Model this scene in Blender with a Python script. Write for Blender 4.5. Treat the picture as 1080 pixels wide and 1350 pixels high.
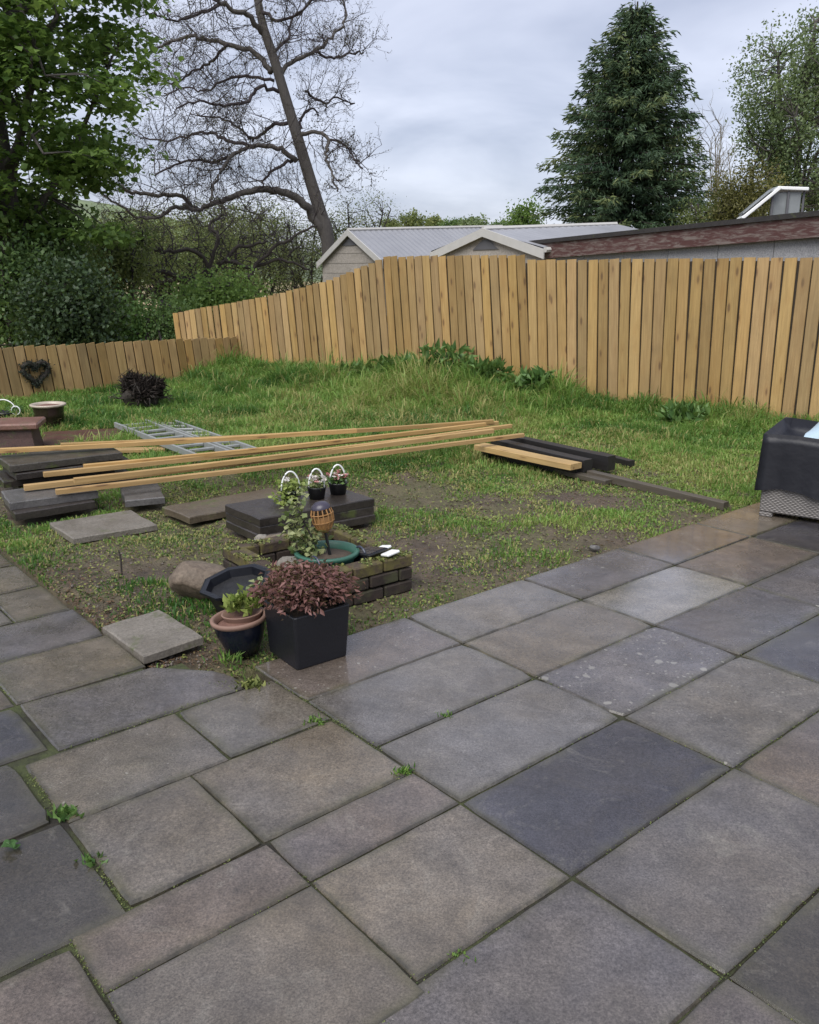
import bpy, math, random
import numpy as np
from mathutils import Vector, Matrix
R = math.radians
random.seed(7); rng = np.random.default_rng(7)
for o in list(bpy.data.objects): bpy.data.objects.remove(o)
sc = bpy.context.scene; col = sc.collection

# ------------------------------------------------------------------ camera, sky, sun, exposure
F, HY, H = 1140.0, 357.0, 1.70            # focal length and horizon line in photo pixels, eye height in metres
PITCH = math.atan((675 - HY) / F)
cam = bpy.data.cameras.new('camera'); co = bpy.data.objects.new('camera', cam); col.objects.link(co)
co.location = (0, 0, H); co.rotation_euler = (R(90) - PITCH, 0, 0)
cam.sensor_fit = 'VERTICAL'; cam.sensor_height = 24.0; cam.lens = F / 1350 * 24
cam.clip_start = 0.05; cam.clip_end = 3000
sc.camera = co
SUN_EL, SUN_AZ = R(52), R(205)            # soft light through thick cloud, from behind the camera's left shoulder
w = bpy.data.worlds.new('World'); sc.world = w; w.use_nodes = True
nt = w.node_tree; nt.nodes.clear()
def wn(t, **k):
    n = nt.nodes.new(t)
    for a, b in k.items(): setattr(n, a, b)
    return n
sky = wn('ShaderNodeTexSky', sky_type='NISHITA', sun_disc=False, sun_elevation=SUN_EL, sun_rotation=SUN_AZ)
bg1 = wn('ShaderNodeBackground'); bg1.inputs[1].default_value = 0.1
nt.links.new(sky.outputs[0], bg1.inputs[0])
tc = wn('ShaderNodeTexCoord'); sx = wn('ShaderNodeSeparateXYZ'); nt.links.new(tc.outputs['Generated'], sx.inputs[0])
za = wn('ShaderNodeMath', operation='MAXIMUM'); nt.links.new(sx.outputs[2], za.inputs[0]); za.inputs[1].default_value = 0.0
zb = wn('ShaderNodeMath', operation='ADD'); nt.links.new(za.outputs[0], zb.inputs[0]); zb.inputs[1].default_value = 0.22
cx = wn('ShaderNodeCombineXYZ')
for i in (0, 1):
    dv = wn('ShaderNodeMath', operation='DIVIDE'); nt.links.new(sx.outputs[i], dv.inputs[0]); nt.links.new(zb.outputs[0], dv.inputs[1]); nt.links.new(dv.outputs[0], cx.inputs[i])
nz = wn('ShaderNodeTexNoise'); nz.inputs['Scale'].default_value = 1.5; nz.inputs['Detail'].default_value = 5; nz.inputs['Roughness'].default_value = 0.5; nz.inputs['Distortion'].default_value = 0.35
nt.links.new(cx.outputs[0], nz.inputs['Vector'])
cr = wn('ShaderNodeValToRGB'); nt.links.new(nz.outputs[0], cr.inputs[0])
cr.color_ramp.elements[0].position = 0.33; cr.color_ramp.elements[0].color = (0.175, 0.188, 0.242, 1)
cr.color_ramp.elements[1].position = 0.62; cr.color_ramp.elements[1].color = (0.305, 0.316, 0.372, 1)
bg2 = wn('ShaderNodeBackground'); bg2.inputs[1].default_value = 1.0; nt.links.new(cr.outputs[0], bg2.inputs[0])
mx = wn('ShaderNodeMixShader'); mx.inputs[0].default_value = 0.88
nt.links.new(bg1.outputs[0], mx.inputs[1]); nt.links.new(bg2.outputs[0], mx.inputs[2])
wo = wn('ShaderNodeOutputWorld'); nt.links.new(mx.outputs[0], wo.inputs[0])
sl = bpy.data.lights.new('sun', 'SUN'); sl.energy = 1.5; sl.angle = R(50); sl.color = (1.0, 0.97, 0.92)
so = bpy.data.objects.new('sun', sl); col.objects.link(so)
sd = Vector((math.sin(SUN_AZ) * math.cos(SUN_EL), math.cos(SUN_AZ) * math.cos(SUN_EL), math.sin(SUN_EL)))
so.rotation_euler = sd.to_track_quat('Z', 'Y').to_euler(); so.location = (0, 0, 30)
sc.view_settings.view_transform = 'Standard'; sc.view_settings.look = 'None'; sc.view_settings.exposure = 1.36; sc.view_settings.gamma = 1.0
sc.view_settings.use_curve_mapping = False
sc.render.engine = 'CYCLES'; sc.cycles.max_bounces = 6; sc.cycles.transparent_max_bounces = 8

# ------------------------------------------------------------------ measuring helpers
CP, SP = math.cos(PITCH), math.sin(PITCH)
def ray(px, py):
    X = (px - 540) / F; Y = -(py - 675) / F
    return np.array([X, CP + Y * SP, Y * CP - SP])
def G(px, py, z=0.0):                       # point of the level z seen there
    d = ray(px, py); t = (z - H) / d[2]; return np.array([0, 0, H]) + t * d
def P(px, py, Yd):                          # point at distance Yd seen there
    d = ray(px, py); t = Yd / d[1]; return np.array([0, 0, H]) + t * d
# patio grid axes
O0 = np.array([0.169, 2.510]); TH = R(40.2); AX = np.array([math.cos(TH), math.sin(TH)]); BX = np.array([-AX[1], AX[0]])
def AB(a, b): q = O0 + a * AX + b * BX; return q
def toab(x, y): dx, dy = x - O0[0], y - O0[1]; return dx * AX[0] + dy * AX[1], dx * BX[0] + dy * BX[1]

def _hash(i, j, s):
    v = np.sin(i * 127.1 + j * 311.7 + s * 74.7) * 43758.5453
    return v - np.floor(v)
def vnoise(x, y, s=0.0):
    xi, yi = np.floor(x), np.floor(y); xf, yf = x - xi, y - yi
    u, v = xf * xf * (3 - 2 * xf), yf * yf * (3 - 2 * yf)
    a, b, c, d = _hash(xi, yi, s), _hash(xi + 1, yi, s), _hash(xi, yi + 1, s), _hash(xi + 1, yi + 1, s)
    return (a * (1 - u) + b * u) * (1 - v) + (c * (1 - u) + d * u) * v
def fbm(x, y, s=0.0, o=4):
    t = 0; a = 0.5; n = 0
    for k in range(o): t = t + a * vnoise(x, y, s + k); n += a; x = x * 2.03; y = y * 2.03; a *= 0.5
    return t / n

# ------------------------------------------------------------------ object helpers
def tag(o, label=None, cat=None, group=None, kind=None):
    if label: o['label'] = label
    if cat: o['category'] = cat
    if group: o['group'] = group
    if kind: o['kind'] = kind
    return o
def empty(name, loc, label=None, cat=None, group=None, rz=0):
    o = bpy.data.objects.new(name, None); col.objects.link(o); o.location = loc; o.rotation_euler = (0, 0, rz); o.empty_display_size = 0.1
    return tag(o, label, cat, group)
def link(name, me, mat, parent=None, world=True):
    o = bpy.data.objects.new(name, me); col.objects.link(o)
    if mat and not me.materials: me.materials.append(mat)
    if parent is not None:
        o.parent = parent
        if world: o.matrix_parent_inverse = parent_matrix(parent).inverted()
    return o
def parent_matrix(p):
    m = Matrix.LocRotScale(p.location, p.rotation_euler, p.scale)
    return m if p.parent is None else parent_matrix(p.parent) @ p.matrix_parent_inverse @ m
class MB:
    def __init__(s): s.v = []; s.f = []
    def add(s, vs, fs):
        k = len(s.v); s.v.extend([tuple(map(float, p)) for p in vs]); s.f.extend([tuple(i + k for i in f) for f in fs]); return s
    def box(s, c, d, rot=None, ch=0.0):
        hx, hy, hz = d[0] / 2, d[1] / 2, d[2] / 2
        ch = min(ch, hx * .9, hy * .9, hz * .9)
        vs = []; ix = {}
        for sx_ in (-1, 1):
            for sy_ in (-1, 1):
                for sz_ in (-1, 1):
                    for ax in range(3):
                        if ch == 0 and ax: ix[(sx_, sy_, sz_, ax)] = ix[(sx_, sy_, sz_, 0)]; continue
                        p = [sx_ * (hx - ch), sy_ * (hy - ch), sz_ * (hz - ch)]
                        p[ax] = (sx_ * hx, sy_ * hy, sz_ * hz)[ax]
                        ix[(sx_, sy_, sz_, ax)] = len(vs); vs.append(p)
        fs = []
        q = lambda a, b, c_, ax: ix[(a, b, c_, ax)]
        for sg in (-1, 1):
            fs.append([q(sg, -1, -1, 0), q(sg, 1, -1, 0), q(sg, 1, 1, 0), q(sg, -1, 1, 0)][::sg])
            fs.append([q(-1, sg, -1, 1), q(-1, sg, 1, 1), q(1, sg, 1, 1), q(1, sg, -1, 1)][::sg])
            fs.append([q(-1, -1, sg, 2), q(1, -1, sg, 2), q(1, 1, sg, 2), q(-1, 1, sg, 2)][::sg])
        if ch:
            for a in (-1, 1):
                for b in (-1, 1):
                    fs.append([q(-1, a, b, 1), q(1, a, b, 1), q(1, a, b, 2), q(-1, a, b, 2)][::a * b * -1])
                    fs.append([q(a, -1, b, 0), q(a, 1, b, 0), q(a, 1, b, 2), q(a, -1, b, 2)][::a * b])
                    fs.append([q(a, b, -1, 0), q(a, b, 1, 0), q(a, b, 1, 1), q(a, b, -1, 1)][::a * b * -1])
                    for c_ in (-1, 1): fs.append([q(a, b, c_, 0), q(a, b, c_, 1), q(a, b, c_, 2)][::a * b * c_])
        m = rot if rot is not None else Matrix.Identity(3)
        vs = [m @ Vector(p) + Vector(c) for p in vs]
        return s.add(vs, fs)
    def tube(s, pts, rad, n=6, cap=True):
        pts = [np.asarray(p, float) for p in pts]; k = len(pts)
        if not hasattr(rad, '__len__'): rad = [rad] * k
        ref = np.array([0.31, 0.17, 0.93]); vs = []
        ang = np.linspace(0, 2 * math.pi, n, endpoint=False); ca, sa = np.cos(ang)[:, None], np.sin(ang)[:, None]
        for i in range(k):
            t = pts[min(i + 1, k - 1)] - pts[max(i - 1, 0)]; t = t / (np.linalg.norm(t) + 1e-9)
            u = np.cross(ref, t); nu = np.linalg.norm(u)
            if nu < 0.15: u = np.cross(np.array([1., 0, 0]), t); nu = np.linalg.norm(u)
            u /= nu; v = np.cross(t, u)
            vs.extend((pts[i] + rad[i] * (ca * u + sa * v)).tolist())
        fs = []
        for i in range(k - 1):
            for j in range(n):
                a, b = i * n + j, i * n + (j + 1) % n
                fs.append((a, b, b + n, a + n))
        if cap: fs.append(tuple(range(n))[::-1]); fs.append(tuple(range((k - 1) * n, k * n)))
        kk = len(s.v); s.v.extend(vs); s.f.extend([tuple(i + kk for i in f) for f in fs]); return s
    def lathe(s, prof, n=24, c=(0, 0, 0), sx_=1, sy_=1, rot=None, wob=None):
        vs = []; fs = []
        for r, z in prof:
            for j in range(n):
                a = 2 * math.pi * j / n; k = 1 if wob is None else wob(a)
                vs.append(Vector((r * k * sx_ * math.cos(a), r * k * sy_ * math.sin(a), z)))
        for i in range(len(prof) - 1):
            for j in range(n):
                a, b = i * n + j, i * n + (j + 1) % n
                fs.append((a, b, b + n, a + n))
        m = rot if rot is not None else Matrix.Identity(3)
        return s.add([m @ p + Vector(c) for p in vs], fs)
    def poly(s, ring, z0, z1):
        n = len(ring)
        return s.add([(x, y, z0) for x, y in ring] + [(x, y, z1) for x, y in ring], [tuple(range(n))[::-1], tuple(range(n, 2 * n))] + [(i, (i + 1) % n, n + (i + 1) % n, n + i) for i in range(n)])
    def mesh(s, name, smooth=False):
        me = bpy.data.meshes.new(name); me.from_pydata(s.v, [], s.f); me.update()
        if smooth: me.polygons.foreach_set('use_smooth', [True] * len(me.polygons))
        return me
    def build(s, name, mat, parent=None, smooth=False):
        return link(name, s.mesh(name, smooth), mat, parent)
def np_mesh(name, V, Fc, k, attr=None, smooth=False):   # V (n,3), Fc (m,k) or list of index arrays of one polygon size
    me = bpy.data.meshes.new(name); n = len(V); m = len(Fc)
    me.vertices.add(n); me.vertices.foreach_set('co', np.ascontiguousarray(V, dtype=np.float32).ravel())
    me.loops.add(m * k); me.loops.foreach_set('vertex_index', np.ascontiguousarray(Fc, dtype=np.int32).ravel())
    me.polygons.add(m); me.polygons.foreach_set('loop_start', np.arange(0, m * k, k, dtype=np.int32))
    me.polygons.foreach_set('loop_total', np.full(m, k, dtype=np.int32))
    if smooth: me.polygons.foreach_set('use_smooth', np.ones(m, dtype=bool))
    me.update(calc_edges=True)
    if attr is not None:
        a = me.attributes.new('var', 'FLOAT', 'POINT'); a.data.foreach_set('value', np.ascontiguousarray(attr, dtype=np.float32))
    return me
def axis_matrix(p0, p1, up=(0, 0, 1)):
    x = Vector(p1) - Vector(p0); x.normalize(); z = Vector(up); y = z.cross(x).normalized(); z = x.cross(y)
    m = Matrix((x, y, z)).transposed().to_4x4(); m.translation = Vector(p0); return m

# ------------------------------------------------------------------ materials
class NT:
    def __init__(s, name):
        s.m = bpy.data.materials.new(name); s.m.use_nodes = True; s.t = s.m.node_tree; s.b = s.t.nodes['Principled BSDF']
        s.b.inputs['Roughness'].default_value = 0.7
    def n(s, t, ins=None, **k):
        n = s.t.nodes.new(t)
        for a, b in k.items(): setattr(n, a, b)
        for a, b in (ins or {}).items(): s.set(n.inputs[a], b)
        return n
    def set(s, inp, v):
        if isinstance(v, bpy.types.NodeSocket): s.t.links.new(v, inp)
        elif isinstance(v, tuple) and len(v) == 3 and inp.type == 'RGBA': inp.default_value = (*v, 1)
        else: inp.default_value = v
    def coord(s, kind='Object'):
        if kind == 'World': return s.n('ShaderNodeNewGeometry').outputs['Position']
        return s.n('ShaderNodeTexCoord').outputs[kind]
    def map(s, vec, scale=(1, 1, 1), loc=(0, 0, 0), rot=(0, 0, 0)):
        return s.n('ShaderNodeMapping', {'Vector': vec, 'Scale': scale, 'Location': loc, 'Rotation': rot}).outputs[0]
    def rand(s): return s.n('ShaderNodeObjectInfo').outputs['Random']
    def shift(s, vec, amt=37.0):
        v = s.n('ShaderNodeVectorMath', {0: vec}, operation='ADD')
        c = s.n('ShaderNodeMath', {0: s.rand(), 1: amt}, operation='MULTIPLY').outputs[0]
        s.t.links.new(s.n('ShaderNodeCombineXYZ', {0: c, 1: c, 2: c}).outputs[0], v.inputs[1]); return v.outputs[0]
    def noise(s, vec, scale, detail=4, rough=0.55, dist=0.0):
        return s.n('ShaderNodeTexNoise', {'Vector': vec, 'Scale': scale, 'Detail': detail, 'Roughness': rough, 'Distortion': dist}).outputs[0]
    def voro(s, vec, scale, feat='F1', rnd=1.0):
        return s.n('ShaderNodeTexVoronoi', {'Vector': vec, 'Scale': scale, 'Randomness': rnd}, feature=feat).outputs['Distance']
    def ramp(s, fac, stops):
        n = s.n('ShaderNodeValToRGB', {0: fac}); e = n.color_ramp.elements
        while len(e) < len(stops): e.new(0.5)
        for i, (p, c) in enumerate(stops):
            e[i].position = p; e[i].color = (c, c, c, 1) if not isinstance(c, tuple) else (*c, 1)
        return n.outputs[0]
    def mix(s, fac, a, b, mode='MIX'):
        n = s.n('ShaderNodeMix', data_type='RGBA', blend_type=mode); s.set(n.inputs[0], fac); s.set(n.inputs[6], a); s.set(n.inputs[7], b); return n.outputs[2]
    def math(s, op, a, b=0.0, c=0.0):
        n = s.n('ShaderNodeMath', {0: a, 1: b, 2: c}, operation=op); return n.outputs[0]
    def bump(s, h, dist=0.004, strength=0.6):
        n = s.n('ShaderNodeBump', {'Height': h, 'Distance': dist, 'Strength': strength}); s.t.links.new(n.outputs[0], s.b.inputs['Normal'])
    def out(s, color=None, rough=None, **k):
        if color is not None: s.set(s.b.inputs['Base Color'], color)
        if rough is not None: s.set(s.b.inputs['Roughness'], rough)
        for a, b in k.items(): s.set(s.b.inputs[a.replace('_', ' ')], b)
        return s.m
def wood(name, base, dark, axis, gray=0.0, rough=0.62, tint=0.22, sat=(0.80, 0.18)):
    t = NT(name); v = t.shift(t.coord('Object'))
    sc_ = [14, 14, 14]; sc_[axis] = 0.9
    g = t.noise(t.map(v, tuple(sc_)), 1.6, 5, 0.6, 1.2)
    sc2 = [60, 60, 60]; sc2[axis] = 2.2
    fine = t.noise(t.map(v, tuple(sc2)), 1.5, 3, 0.6)
    blot = t.noise(v, 2.1, 4, 0.6)
    ks = [9, 9, 9] if axis == 2 else [15, 15, 15]; ks[axis] = 2.8
    kd = t.voro(t.map(v, tuple(ks)), 1.0)
    knot = t.ramp(kd, [(0.09, 1.0), (0.19, 0.0)])
    halo = t.ramp(kd, [(0.12, 1.0), (0.42, 0.0)])
    c = t.mix(t.ramp(g, [(0.35, 0.0), (0.7, 1.0)]), base, tuple(x * y for x, y in zip(base, (0.74, 0.70, 0.62))))
    c = t.mix(t.math('MULTIPLY', t.ramp(fine, [(0.42, 0.0), (0.72, 1.0)]), 0.6), c, tuple(x * 0.62 for x in base))
    c = t.mix(t.math('MULTIPLY', halo, 0.5), c, tuple(x * y for x, y in zip(base, (.72, .62, .5))))
    c = t.mix(t.math('MULTIPLY', knot, 0.75), c, dark)
    c = t.mix(t.math('MULTIPLY', t.ramp(blot, [(0.5, 0.0), (0.72, 1.0)]), 0.45 + gray), c, tuple(x * .55 for x in base))
    rv = t.math('MULTIPLY_ADD', t.rand(), 2 * tint, 1 - tint)
    hs = t.n('ShaderNodeHueSaturation', {'Color': c, 'Value': rv, 'Hue': t.math('MULTIPLY_ADD', t.math('FRACT', t.math('MULTIPLY', t.rand(), 7.3)), -0.006, 0.503), 'Saturation': t.math('MULTIPLY_ADD', t.math('FRACT', t.math('MULTIPLY', t.rand(), 13.7)), sat[1], sat[0])})
    t.bump(t.math('ADD', g, t.math('MULTIPLY', fine, 0.6)), 0.003, 0.5)
    return t.out(hs.outputs[0], rough)
def simple(name, colr, rough=0.6, var=0.18, scale=8, metal=0.0, bump=0.0, bscale=60, spec=None):
    t = NT(name); v = t.shift(t.coord('Object')); n = t.noise(v, scale, 5)
    c = t.mix(n, tuple(x * (1 - var) for x in colr), tuple(min(1, x * (1 + var)) for x in colr))
    if bump: t.bump(t.noise(v, bscale, 4), bump, 0.7)
    k = {'Metallic': metal}
    if spec is not None: k['Specular_IOR_Level'] = spec
    return t.out(c, t.math('MULTIPLY_ADD', n, 0.2, rough - 0.1), **k)
def leafmat(name, c0, c1, c2=None, trans=0.3, rough=0.45):
    t = NT(name); a = t.n('ShaderNodeAttribute', attribute_name='var').outputs['Fac']
    st = [(0.0, c0), (0.8, c1)] + ([(1.0, c2)] if c2 else [])
    c = t.ramp(a, st); t.out(c, rough, Specular_IOR_Level=0.3)
    tr = t.n('ShaderNodeBsdfTranslucent', {'Color': t.mix(0.5, c, (0.2, 0.3, 0.05), 'MIX')})
    ms = t.n('ShaderNodeMixShader', {0: trans}); t.t.links.new(t.b.outputs[0], ms.inputs[1]); t.t.links.new(tr.outputs[0], ms.inputs[2])
    t.t.links.new(ms.outputs[0], t.t.nodes['Material Output'].inputs[0]); return t.m
def barkmat(name, c0, c1, scale=9):
    t = NT(name); v = t.coord('Object'); n = t.noise(t.map(v, (3, 3, 1)), scale, 6, 0.65)
    t.bump(n, 0.03, 0.8); return t.out(t.mix(n, c0, c1), 0.9)
def stone(name, c0, c1, moss=0.0, scale=7, rough=0.75, mosscol=(0.07, 0.085, 0.025), bump=0.006, mscale=5):
    t = NT(name); v = t.shift(t.coord('Object')); n = t.noise(v, scale, 7, 0.65); f = t.noise(v, scale * 14, 4, 0.7)
    c = t.mix(t.ramp(n, [(0.3, 0.0), (0.7, 1.0)]), c0, c1)
    c = t.mix(t.math('MULTIPLY', t.ramp(f, [(0.42, 0.0), (0.66, 1.0)]), 0.6), c, tuple(x * 0.45 for x in c0))
    c = t.mix(t.math('MULTIPLY', t.ramp(t.noise(v, scale * 2.7, 8, 0.8, 1.0), [(0.5, 0.0), (0.68, 1.0)]), 0.5), c, tuple(x * 0.5 for x in c0))
    if moss: c = t.mix(t.ramp(t.noise(v, mscale, 6, 0.7), [(0.62 - moss * .3, 0.0), (0.72 - moss * .25, 1.0)]), c, mosscol)
    t.bump(t.math('ADD', n, t.math('MULTIPLY', f, 0.4)), bump, 0.8)
    return t.out(c, t.math('MULTIPLY_ADD', n, 0.3, rough - 0.15))
def slab_mat(name='riven_paving', wetk=0.0):
    t = NT(name); oi = t.n('ShaderNodeObjectInfo'); v = t.shift(t.coord('World'))
    tint = oi.outputs['Color']; lich = oi.outputs['Alpha']
    big = t.noise(v, 2.6, 8, 0.7, 0.8); mid = t.noise(v, 7, 6, 0.65); sp = t.noise(v, 62, 6, 0.85); fine = t.noise(v, 320, 2, 0.6)
    cool = t.noise(t.map(v, (1, 1, 1), (3.1, 7.7, 0)), 1.5, 4, 0.55)
    c = t.mix(t.ramp(cool, [(0.36, 0.0), (0.66, 1.0)]), t.mix(1.0, tint, (1.12, 1.01, 0.86), 'MULTIPLY'), t.mix(1.0, tint, (1.0, 0.98, 1.02), 'MULTIPLY'))
    c = t.mix(1.0, c, t.ramp(big, [(0.28, 0.70), (0.5, 0.97), (0.75, 1.22)]), 'MULTIPLY')
    c = t.mix(1.0, c, t.ramp(mid, [(0.3, 0.72), (0.72, 1.22)]), 'MULTIPLY')
    c = t.mix(1.0, c, t.ramp(sp, [(0.30, 0.66), (0.5, 0.98), (0.70, 1.34)]), 'MULTIPLY')
    st = t.noise(t.map(v, (1, 1, 1), (21.3, 4.1, 0)), 4.5, 8, 0.75, 1.5)
    c = t.mix(t.math('MULTIPLY', t.ramp(st, [(0.52, 0.0), (0.66, 1.0)]), 0.42), c, (0.058, 0.050, 0.042))
    c = t.mix(t.math('MULTIPLY', t.ramp(st, [(0.30, 1.0), (0.44, 0.0)]), 0.35), c, (0.21, 0.195, 0.165))
    g2 = t.noise(v, 150, 3, 0.8); c = t.mix(1.0, c, t.ramp(g2, [(0.30, 0.5), (0.5, 1.0), (0.70, 1.5)]), 'MULTIPLY')
    edge = t.n('ShaderNodeAttribute', attribute_name='edge').outputs['Fac']
    em = t.math('MULTIPLY', t.math('POWER', edge, 1.6), t.ramp(t.noise(v, 3.2, 5, 0.7), [(0.42, 0.0), (0.68, 1.0)]))
    c = t.mix(t.math('MULTIPLY', em, 0.75), c, (0.095, 0.088, 0.042))
    ed = t.math('MULTIPLY', t.math('POWER', edge, 5.0), t.ramp(t.noise(v, 11, 4, 0.7), [(0.35, 0.2), (0.6, 1.0)]))
    c = t.mix(t.math('MULTIPLY', ed, 0.8), c, (0.035, 0.032, 0.024))
    # pale lichen rosettes, on some slabs only
    wv = t.n('ShaderNodeVectorMath', {0: v}, operation='ADD'); nn = t.n('ShaderNodeTexNoise', {'Vector': v, 'Scale': 30.0, 'Detail': 3.0}); sc3 = t.n('ShaderNodeVectorMath', {0: nn.outputs['Color']}, operation='SCALE'); sc3.inputs['Scale'].default_value = 0.03
    t.t.links.new(sc3.outputs[0], wv.inputs[1]); wv = wv.outputs[0]
    l1 = t.n('ShaderNodeTexVoronoi', {'Vector': wv, 'Scale': 13.0}); l2 = t.n('ShaderNodeTexVoronoi', {'Vector': wv, 'Scale': 34.0})
    def spots(vr, thr0, thr1):
        size = t.math('MULTIPLY', vr.outputs['Color'], thr1); size = t.math('SUBTRACT', size, t.math('SUBTRACT', thr0, t.math('MULTIPLY', lich, thr0)))
        return t.ramp(t.math('SUBTRACT', size, vr.outputs['Distance']), [(0.0, 0.0), (0.05, 1.0)])
    lm = t.math('MAXIMUM', spots(l1, 0.42, 0.42), spots(l2, 0.40, 0.44))
    c = t.mix(t.math('MULTIPLY', lm, t.math('MULTIPLY_ADD', mid, 0.9, 0.0)), c, (0.33, 0.315, 0.275))
    wet = t.noise(t.map(v, (1, 1, 1), (9.3, 1.7, 0)), 1.7, 5, 0.6, 0.5)
    ro = t.math('ADD', t.ramp(wet, [(0.36, 0.07 - .04 * wetk), (0.66, 0.36 - .2 * wetk)]), t.math('MULTIPLY', sp, 0.14))
    hgt = t.math('ADD', t.math('MULTIPLY', mid, 1.0), t.math('ADD', t.math('MULTIPLY', sp, 0.30), t.math('MULTIPLY', fine, 0.16)))
    t.bump(hgt, 0.0036 * (1 - .8 * wetk), 0.7)
    return t.out(c, ro, Specular_IOR_Level=0.5, Coat_Weight=t.ramp(t.noise(t.map(v, (1, 1, 1), (2.3, 8.7, 0)), 1.3, 5, 0.6, 0.6), [(0.36, 0.75), (0.62, 0.1)]) if not wetk else 1.0, Coat_Roughness=0.10, Coat_IOR=1.38)

M = {}
M['slab'] = slab_mat(); M['wetslab'] = slab_mat('riven_paving_wet', 1.0)
M['board'] = wood('fence_board_wood', (0.385, 0.25, 0.094), (0.10, 0.052, 0.022), 2, tint=0.24, sat=(.90, .12))
M['strip'] = wood('gap_shade_wood', (0.035, 0.024, 0.013), (0.02, 0.014, 0.008), 2, tint=0.2)  # far darker than the boards: shade between them put into the colour
M['rail'] = wood('new_rail_wood', (0.43, 0.285, 0.118), (0.115, 0.06, 0.026), 0, tint=0.16, sat=(.92, .12))
M['oldwood'] = wood('weathered_dark_wood', (0.018, 0.0165, 0.016), (0.009, 0.008, 0.007), 0, gray=-0.4, rough=0.5, tint=0.2)
M['greywood'] = wood('grey_wood', (0.085, 0.072, 0.055), (0.03, 0.025, 0.02), 0, gray=-0.2, rough=0.55, tint=0.1)
M['loose'] = stone('loose_slab_stone', (0.15, 0.132, 0.108), (0.22, 0.198, 0.168), 0.12, 6, 0.45)
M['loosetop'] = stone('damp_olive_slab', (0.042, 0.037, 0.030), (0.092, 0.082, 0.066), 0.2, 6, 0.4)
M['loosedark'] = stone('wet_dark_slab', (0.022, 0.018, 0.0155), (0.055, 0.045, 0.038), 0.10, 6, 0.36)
M['loosebrown'] = stone('wet_brown_slab', (0.085, 0.066, 0.046), (0.14, 0.112, 0.078), 0.2, 5, 0.36)
M['loosegrey'] = stone('pale_grey_slab', (0.085, 0.08, 0.078), (0.14, 0.133, 0.127), 0.1, 6, 0.38)
M['looserust'] = stone('red_slab', (0.07, 0.028, 0.02), (0.12, 0.052, 0.036), 0.3, 6, 0.5)
M['redcap'] = stone('pinkish_stone', (0.15, 0.07, 0.052), (0.23, 0.125, 0.098), 0.1, 6, 0.5)
M['redbody'] = stone('dark_red_stone', (0.045, 0.022, 0.018), (0.085, 0.042, 0.035), 0.1, 6, 0.6)
M['boulder'] = stone('sandstone_boulder', (0.10, 0.072, 0.05), (0.25, 0.20, 0.15), 0.4, 3, 0.7, (0.06, 0.055, 0.03), 0.012, 3)
M['greyboulder'] = stone('grey_boulder', (0.16, 0.14, 0.12), (0.27, 0.25, 0.21), 0.2, 4, 0.7, (0.08, 0.09, 0.05), 0.012)
M['brick'] = stone('mossy_old_brick', (0.018, 0.013, 0.010), (0.045, 0.029, 0.021), 0.35, 9, 0.8, (0.05, 0.05, 0.022), 0.008)
M['coping'] = stone('mossy_brick_top', (0.042, 0.028, 0.019), (0.09, 0.062, 0.042), 0.6, 10, 0.85, (0.105, 0.09, 0.026), 0.01, 8)
M['mortar'] = stone('old_mortar', (0.06, 0.05, 0.04), (0.10, 0.085, 0.07), 0.3, 12, 0.9)
M['bark'] = barkmat('grey_bark', (0.04, 0.036, 0.033), (0.12, 0.108, 0.10))
M['twig'] = barkmat('twig_bark', (0.022, 0.016, 0.018), (0.05, 0.039, 0.042))
M['darkbark'] = barkmat('dark_bark', (0.02, 0.017, 0.014), (0.055, 0.045, 0.036))
M['grass'] = leafmat('grass_blades', (0.042, 0.13, 0.026), (0.235, 0.38, 0.085), (0.43, 0.37, 0.16), 0.45)
M['moss'] = leafmat('ground_cover_leaf', (0.07, 0.10, 0.03), (0.22, 0.235, 0.07), (0.20, 0.15, 0.085), 0.15, 0.6)
M['weed'] = leafmat('weed_leaf', (0.05, 0.115, 0.03), (0.14, 0.24, 0.07), None, 0.3)
M['syc'] = leafmat('spring_maple_leaf', (0.07, 0.135, 0.04), (0.20, 0.31, 0.085), (0.29, 0.40, 0.12), 0.58)
M['holly'] = leafmat('dark_evergreen_leaf', (0.012, 0.025, 0.012), (0.055, 0.09, 0.04), None, 0.2)
M['ivy'] = leafmat('mid_green_leaf', (0.055, 0.11, 0.035), (0.15, 0.23, 0.08), None, 0.4)
M['hawth'] = leafmat('hawthorn_leaf', (0.10, 0.125, 0.05), (0.24, 0.28, 0.10), (0.32, 0.33, 0.11), 0.45)
M['olive'] = leafmat('olive_bud_leaf', (0.09, 0.10, 0.05), (0.20, 0.225, 0.09), (0.26, 0.28, 0.10), 0.42)
M['needle'] = leafmat('conifer_spray', (0.022, 0.05, 0.032), (0.078, 0.125, 0.066), (0.16, 0.19, 0.075), 0.22, 0.55)
M['birch'] = leafmat('small_pale_leaf', (0.10, 0.15, 0.075), (0.22, 0.28, 0.13), None, 0.4)
M['golden'] = leafmat('golden_conifer', (0.06, 0.055, 0.018), (0.17, 0.16, 0.05), None, 0.25)
M['acer'] = leafmat('red_maple_leaf', (0.075, 0.030, 0.030), (0.25, 0.12, 0.11), (0.40, 0.27, 0.22), 0.35)
M['lime'] = leafmat('lime_leaf', (0.14, 0.20, 0.04), (0.32, 0.38, 0.11), None, 0.3)
M['varleaf'] = leafmat('variegated_leaf', (0.10, 0.15, 0.05), (0.34, 0.36, 0.17), None, 0.25)
M['pinkflower'] = leafmat('pink_petal', (0.38, 0.11, 0.11), (0.62, 0.33, 0.33), None, 0.25)
M['whiteflower'] = leafmat('white_petal', (0.55, 0.50, 0.46), (0.78, 0.74, 0.72), None, 0.25)
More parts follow.
